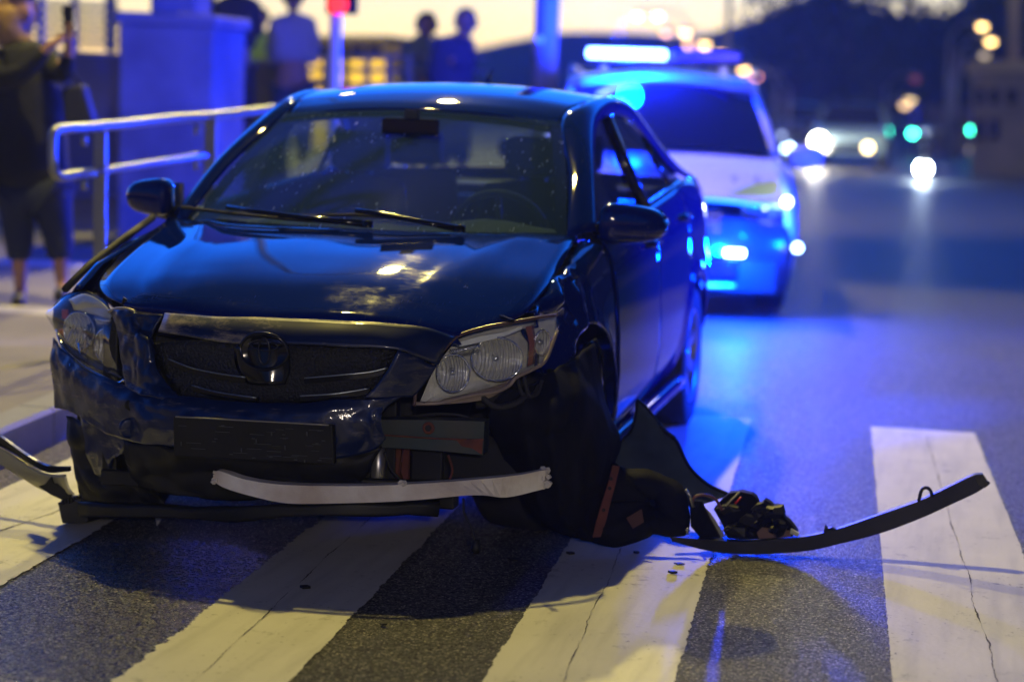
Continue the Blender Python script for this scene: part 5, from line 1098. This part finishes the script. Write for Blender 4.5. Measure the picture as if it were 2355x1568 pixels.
# motorcycle
g = PG(2122, 415); mc = thing('motorcycle', 'oncoming motorcycle whose single headlamp glares blue-white on the far road', 'motorcycle')
mx, my = g[0], g[1]
mb = MB(); mb.tube([(mx, my, .75), (mx-.5, my, .85), (mx-1., my, .8), (mx-1.5, my, .95)], [.16, .2, .15, .08], 10); mb.build('fairing', GLOSSB, mc, True)
for u in (.05, -1.4): MB().lathe([(-.06, .01), (-.06, .31), (.06, .31), (.06, .01)], 20, 'y', (mx+u, my, .31)).build('wheel', RUBBER, mc, True)
MB().tube([(mx-.05, my-.36, 1.02), (mx-.0, my, .98), (mx-.05, my+.36, 1.02)], .018).build('handlebar', ALU, mc, True); MB().tube([(mx+.05, my, .31), (mx-.1, my, .95)], .03).build('fork', ALU, mc, True)
hc_ = PD(2122, 388, float((g-CP)@F_)-.3); MB().lathe([(0, .001), (-.02, .13), (-.12, .08)], 16, 'x', hc_).build('headlight', emit('moto_lamp', (.82, .93, 1.), 130), mc, True); plight(hc_+np.array([.35, 0, 0]), 160, (.7, .88, 1.), .1, mc, name='headlight_beam')

# ================================================================ HANDRAIL
hr = thing('handrail', 'metal tube handrail with a looped end lit blue along the left pavement', 'railing')
def dd(px): return 10.0+(px-110)*.0032
def D(px, py): return PD(px, py, dd(px))
loop = [(640, 250), (500, 266), (400, 273), (300, 284), (200, 293), (150, 296), (126, 303), (122, 330), (122, 370), (125, 395), (138, 406), (165, 403), (215, 397)]
MB().tube(crom([D(a, b) for a, b in loop], 5), .024, 12).build('top_rail', GALV, hr, True)
MB().tube([D(180, 400), D(250, 391), (D(360, 374)), D(475, 357)], .018, 12).build('lower_rail', GALV, hr, True)
for a, t in ((232, 304), (485, 270)):
    q = D(a, t); MB().box((q[0], q[1], (q[2]+.1)/2), (.025, .065, q[2]-.1)).build('post', GALV, hr, bevel=.004)
for a, b in ((194, 322), (194, 424), (452, 298), (452, 378)): q = D(a, b); MB().tube([q+np.array([0, 0, .03]), q-np.array([0, 0, .03])], .016, 10).build('knob', GALV, hr, True)

# ================================================================ PEOPLE
SKIN = mat('skin', (.36, .19, .13), .6)
def skin_mesh(name, chains, m, parent, sub=2):
    """chains: list of lists of (point, radius); chains that share a point join there"""
    vs = []; es = []; rs = []; idx = {}
    for ch in chains:
        prev = None
        for p, r in ch:
            k = tuple(round(float(c), 4) for c in p)
            if k not in idx: idx[k] = len(vs); vs.append(k); rs.append(r)
            i = idx[k]
            if prev is not None and prev != i: es.append((prev, i))
            prev = i
    me = bpy.data.meshes.new(name); me.from_pydata(vs, es, []); me.materials.append(m)
    o = bpy.data.objects.new(name, me); COL.objects.link(o); o.parent = parent
    sk = o.modifiers.new('skin', 'SKIN'); lay = me.skin_vertices[0].data if me.skin_vertices else None
    if lay is None:
        bm = bmesh.new(); bm.from_mesh(me); bm.verts.layers.skin.verify(); bm.to_mesh(me); bm.free(); lay = me.skin_vertices[0].data
    for i, r in enumerate(rs):
        rr = r if hasattr(r, '__len__') else (r, r); lay[i].radius = rr; lay[i].use_root = (i == 0)
    sk.use_smooth_shade = True; s = o.modifiers.new('sub', 'SUBSURF'); s.levels = sub; s.render_levels = sub
    return o
def head(name, c, r, m, par, face=(1, 0, 0)):
    G = superell((0, 0, 0), (r, r*.86, r*1.25), .95, 20, 14).reshape(-1, 3)
    for p in G:
        if p[2] < 0: p[1] *= 1-.25*(-p[2]/(r*1.25)); p[0] *= 1-.12*(-p[2]/(r*1.25))
        if p[0] > r*.8 and abs(p[1]) < r*.2 and -.3*r < p[2] < .25*r: p[0] += r*.22
    a = math.atan2(face[1], face[0]); ca, sa = math.cos(a), math.sin(a)
    G = np.array([[c[0]+p[0]*ca-p[1]*sa, c[1]+p[0]*sa+p[1]*ca, c[2]+p[2]] for p in G]).reshape(15, 21, 3)
    return gridmesh(name, G, m, par, 0)
def hairshell(c, r, m, par, face, cut=.2, extra=None):
    fx, fy = face[0], face[1]; G = superell((0, 0, 0), (r*1.1, r*1.0, r*1.32), .95, 20, 14).reshape(-1, 3); a = math.atan2(fy, fx); ca, sa = math.cos(a), math.sin(a); out = []
    for p in G:
        if p[0] > r*.45 and p[2] < r*.75: p[0] = r*.45*.6
        if p[2] < -r*cut: p[2] = -r*cut; p[0] *= .9
        out.append([c[0]+p[0]*ca-p[1]*sa, c[1]+p[0]*sa+p[1]*ca, c[2]+p[2]])
    return gridmesh('hair', np.array(out).reshape(15, 21, 3), m, par, 0, disp=.012, dscale=14)
def V3(px, py, d, dx=0.): return PD(px, py, d)+np.array([dx, 0, 0])
JACK = mat('dark_jacket', (.008, .009, .010), .85, bump=(18, .5, .02)); LEG = mat('navy_leggings', (.012, .018, .05), .8); SHOE = mat('dark_shoes', (.02, .02, .025), .6)
HAIRB = mat('blonde_hair', (.42, .26, .09), .6, bump=(50, .8, .01), vary=(12, 1, (.25, .14, .05))); HAIRD = mat('dark_hair', (.015, .012, .012), .6)
# woman filming
d = 12.7; wm = thing('person', 'blonde person in dark jacket and capri leggings holding up a phone at the left', 'person')
q = lambda a, b, dx=0.: V3(a, b, d, dx); px_ = d/FPX
hipc = q(62, 415)
chest = q(55, 190); neck = q(42, 92); hd = q(40, 30)
kneeL, ankL, kneeR, ankR = q(40, 520), q(48, 668), q(132, 520), q(143, 655)
body = skin_mesh('body', [
 [(hipc, .13), (q(58, 300), .13), (chest, .15), (q(48, 120), .08), (neck, .055), (q(42, 60), .06)],
 [(hipc, .13), (q(36, 440), .095), (kneeL, .062), (q(44, 580), .055), (ankL, .036), (q(58, 688, .06), .034), (q(66, 694, .14), .024)],
 [(hipc, .13), (q(115, 440), .095), (kneeR, .062), (q(138, 580), .055), (ankR, .036), (q(152, 674, .06), .034), (q(160, 680, .14), .024)],
 [(chest, .15), (q(118, 135), .06), (q(160, 160, .15), .045), (q(184, 172, .20), .04), (q(193, 130, .22), .033), (q(197, 98, .24), .026), (q(199, 84, .25), .03)],
 [(chest, .15), (q(5, 140), .06), (q(30, 185, .2), .045), (q(110, 170, .3), .04), (q(165, 110, .32), .03), (q(186, 96, .3), .024), (q(194, 88, .28), .028)]], SKIN, wm)
head('head', hd, .10, SKIN, wm, (.55, 1, 0))
hairshell(hd+np.array([0, 0, .01]), .118, HAIRB, wm, (.55, 1, 0), 1.1)
skin_mesh('hair_fall', [[(q(24, 5), .13), (q(16, 50), .14), (q(26, 88), .12), (q(62, 104), .06), (q(92, 114), .03)]], HAIRB, wm)
hnd = q(199, 80, .26)
for k in range(4): skin_mesh('finger', [[(hnd+np.array([0, -.02, -.02+k*.018]), .010), (hnd+np.array([.03, .01, -.012+k*.019]), .009), (hnd+np.array([.02, .045-k*.004, -.01+k*.019]), .008)]], SKIN, body, 1)
skin_mesh('thumb', [[(hnd+np.array([0, -.02, .02]), .011), (hnd+np.array([.01, -.025, .055]), .009)]], SKIN, body, 1)
skin_mesh('jacket', [
 [(q(58, 450), (.28, .22)), (q(58, 405), (.28, .22)), (q(58, 330), (.27, .21)), (q(56, 250), (.26, .20)), (q(54, 175), (.25, .19)), (q(50, 120), (.20, .15)), (q(44, 96), .10)],
 [(q(54, 175), (.25, .19)), (q(112, 135), .10), (q(140, 160, .1), .085), (q(172, 178, .18), .07), (q(188, 150, .20), .055), (q(193, 122, .22), .042)],
 [(q(54, 175), (.25, .19)), (q(2, 140), .10), (q(24, 190, .2), .08), (q(105, 172, .3), .06), (q(160, 116, .31), .045)]], JACK, wm)
skin_mesh('leggings', [[(q(70, 410), .18), (q(36, 450), .135), (q(42, 530), .100), (q(47, 606), .078)], [(q(70, 410), .18), (q(118, 450), .135), (q(132, 530), .100), (q(139, 604), .078)]], LEG, wm)
for a, b in ((52, 686), (148, 672)): skin_mesh('shoe', [[(q(a-6, b-2), .045), (q(a+6, b+2, .08), .045), (q(a+14, b+6, .17), .036)]], SHOE, wm)
ph = thing('phone', 'dark smartphone held upright in the raised hand of the blonde person', 'phone')
MB().box(q(205, 48, .29), (.012, .075, .15), rx=.1).build('phone_case', GLOSSB, ph, bevel=.006)
bagm = mat('black_bag', (.012, .013, .02), .5)
bg_ = thing('handbag', 'dark handbag hanging from the raised forearm of the blonde person', 'bag')
mb = MB().prism([q(172, 205, .22), q(222, 195, .22), q(248, 282, .22), q(182, 290, .22)], (-.10, 0, 0)); mb.build('bag_body', bagm, bg_, bevel=.02)
MB().tube(crom([q(178, 208, .17), q(180, 180, .2), q(188, 160, .22), q(200, 175, .2), q(216, 200, .17)], 4), .009, 6).build('strap', bagm, bg_, True)

def figure(label, d, hd_, hr_, hairm, face, chains, shirtm, shirt, trm=None, trousers=None, extra=None, legs=True):
    root = thing('person', label, 'person', 'onlookers behind the crash'); Q = lambda a: [(V3(p[0], p[1], d, p[3] if len(p) > 3 else 0), p[2]) for p in a]
    skin_mesh('body', [Q(c) for c in chains], SKIN, root); h = V3(hd_[0], hd_[1], d); head('head', h, hr_, SKIN, root, face); hairshell(h+np.array([0, 0, .01]), hr_*1.06, hairm, root, face, .35)
    skin_mesh('shirt', [Q(c) for c in shirt], shirtm, root)
    if trousers: skin_mesh('trousers', [Q(c) for c in trousers], trm, root)
    for a, b in (extra or []): skin_mesh('shoe', [[(V3(a, b, d), .045), (V3(a+2, b+3, d, .15), .035)]], SHOE, root)
    return root
GREY = mat('grey_sweater', (.33, .32, .36), .85); DKC = mat('black_coat', (.015, .016, .022), .8); VEST = mat('hivis_vest', (.45, .65, .04), .6, emis=(.4, .7, .05), estr=0.05); JEAN = mat('blue_jeans', (.05, .08, .16), .85); BLSH = mat('blue_shirt', (.12, .17, .30), .85)
f = 1.15/3*4972/24/100
figure('man in a grey sweater seen from behind beyond the handrail', 20, (674, -6), .11, HAIRD, (-1, 0, 0),
 [[(673, 150, .14), (673, 100, .15), (673, 50, .08), (674, 22, .06)], [(673, 150, .14), (650, 200, .09), (648, 250, .07), (648, 360, .06)], [(673, 150, .14), (696, 200, .09), (698, 250, .07), (698, 360, .06)],
  [(673, 100, .15), (638, 58, .07), (628, 105, .06), (636, 150, .045)], [(673, 100, .15), (708, 58, .07), (720, 105, .06), (712, 150, .045)]],
 GREY, [[(673, 158, (.25, .17)), (673, 105, (.26, .18)), (673, 62, (.24, .15)), (674, 30, .09)], [(673, 62, (.24, .15)), (638, 64, .11), (628, 108, .09), (634, 150, .07)], [(673, 62, (.24, .15)), (709, 64, .11), (720, 108, .09), (713, 150, .07)]],
 JEAN, [[(673, 158, .21), (650, 205, .13), (648, 250, .10), (648, 350, .08)], [(673, 158, .21), (696, 205, .13), (698, 250, .10), (698, 350, .08)]], [(648, 360), (698, 360)])
figure('tall person in a black coat standing right of the concrete pier', 19, (545, -45), .11, HAIRD, (-1, .3, 0),
 [[(542, 110, .13), (545, 50, .15), (545, 0, .07), (545, -22, .05)], [(542, 110, .13), (528, 190, .08), (526, 300, .05)], [(542, 110, .13), (562, 190, .08), (564, 300, .05)], [(545, 50, .15), (510, 20, .06), (505, 80, .05)], [(545, 50, .15), (580, 20, .06), (588, 80, .05)]],
 DKC, [[(543, 130, (.20, .15)), (545, 60, (.21, .15)), (545, 10, (.19, .13)), (545, -15, .07)], [(545, 10, (.19, .13)), (508, 20, .09), (503, 90, .07)], [(545, 10, (.19, .13)), (582, 20, .09), (590, 90, .07)]],
 DKC, [[(542, 120, .17), (528, 190, .1), (526, 295, .07)], [(542, 120, .17), (562, 190, .1), (564, 295, .07)]], [(526, 302), (564, 302)])
figure('person in a yellow-green safety vest and pale jeans between the coat and the sweater', 25, (598, 45), .10, HAIRD, (1, .2, 0),
 [[(603, 165, .12), (604, 110, .13), (602, 78, .06), (600, 62, .05)], [(603, 165, .12), (592, 220, .07), (590, 320, .05)], [(603, 165, .12), (616, 220, .07), (620, 320, .05)], [(604, 110, .13), (585, 95, .05), (580, 140, .04)], [(604, 110, .13), (625, 95, .05), (630, 140, .04)]],
 VEST, [[(603, 160, (.19, .13)), (604, 120, (.19, .13)), (603, 88, (.17, .11)), (602, 72, .06)]],
 mat('pale_jeans', (.22, .25, .38), .8), [[(603, 170, .15), (592, 220, .09), (590, 315, .06)], [(603, 170, .15), (616, 220, .09), (620, 315, .06)]], [(590, 324), (620, 324)])
figure('person in a blue-grey top with short dark hair, left of the two bending together', 21, (980, 64), .105, HAIRD, (1, .35, 0),
 [[(972, 210, .13), (972, 150, .15), (975, 108, .07), (978, 88, .05)], [(972, 210, .13), (955, 280, .08), (950, 380, .05)], [(972, 210, .13), (988, 280, .08), (992, 380, .05)], [(972, 150, .15), (945, 120, .06), (950, 170, .05), (985, 190, .035, .2)], [(972, 150, .15), (1000, 125, .06), (1012, 160, .05), (1018, 135, .03, .25)]],
 BLSH, [[(972, 225, (.26, .18)), (970, 160, (.26, .18)), (973, 110, (.24, .16)), (979, 84, .10)], [(973, 110, (.24, .16)), (942, 112, .11), (942, 172, .09)], [(973, 110, (.24, .16)), (1004, 116, .11), (1018, 160, .08), (1024, 138, .05, .2)]],
 JEAN, [[(972, 215, .16), (955, 280, .09), (950, 372, .06)], [(972, 215, .16), (988, 280, .09), (992, 372, .06)]], [(950, 384), (992, 384)])
figure('person with lighter hair leaning forward over a phone, right of the two', 20, (1071, 57), .105, mat('fair_hair', (.20, .13, .06), .6), (1, .3, 0),
 [[(1036, 215, .14), (1040, 150, .15), (1052, 98, .08), (1066, 78, .06)], [(1036, 215, .14), (1022, 280, .09), (1020, 390, .06)], [(1036, 215, .14), (1058, 280, .09), (1062, 390, .06)], [(1052, 98, .08), (1024, 104, .07), (1016, 160, .05)], [(1052, 98, .08), (1080, 105, .07), (1078, 158, .05), (1050, 140, .04, .25)]],
 mat('navy_jacket', (.02, .03, .09), .8), [[(1034, 230, (.24, .17)), (1036, 165, (.26, .19)), (1044, 106, (.25, .18)), (1062, 80, .10)], [(1044, 106, (.25, .18)), (1016, 104, .12), (1008, 165, .09)], [(1044, 106, (.25, .18)), (1078, 106, .11), (1076, 160, .085), (1052, 142, .06, .25)]],
 JEAN, [[(1036, 220, .2), (1022, 280, .12), (1020, 380, .08)], [(1036, 220, .2), (1058, 280, .12), (1062, 380, .08)]], [(1020, 394), (1062, 394)])

# ---------------------------------------------------------------- night air
hz = MB().box((-64, 8, 20.), (212, 130, 44)).build('haze', None); hz['kind'] = 'stuff'
hm = bpy.data.materials.new('night_air'); hm.use_nodes = True; n = hm.node_tree; n.nodes.clear()
vo = node(n, 'ShaderNodeVolumePrincipled'); vo.inputs['Density'].default_value = .0009; vo.inputs['Anisotropy'].default_value = .7; vo.inputs['Color'].default_value = (.6, .7, 1, 1)
oo = node(n, 'ShaderNodeOutputMaterial'); n.links.new(vo.outputs[0], oo.inputs['Volume']); hz.data.materials.append(hm)

# ---------------------------------------------------------------- put each Empty at its thing's base
bpy.context.view_layer.update()
for o in list(SC.objects):
    if o.type == 'EMPTY' and o.parent is None and o.children:
        pts = []
        def walk(q):
            for c in q.children:
                if c.type == 'MESH': pts.extend([c.matrix_world @ Vector(b) for b in c.bound_box])
                walk(c)
        walk(o)
        if not pts: continue
        lo = Vector([min(p[i] for p in pts) for i in range(3)]); hi = Vector([max(p[i] for p in pts) for i in range(3)])
        base = Vector(((lo[0]+hi[0])/2, (lo[1]+hi[1])/2, lo[2]))
        o.location = o.location+base
        for c in o.children: c.location = c.location-base
        if o.name == 'police_car': o.rotation_euler.z = rad(8)
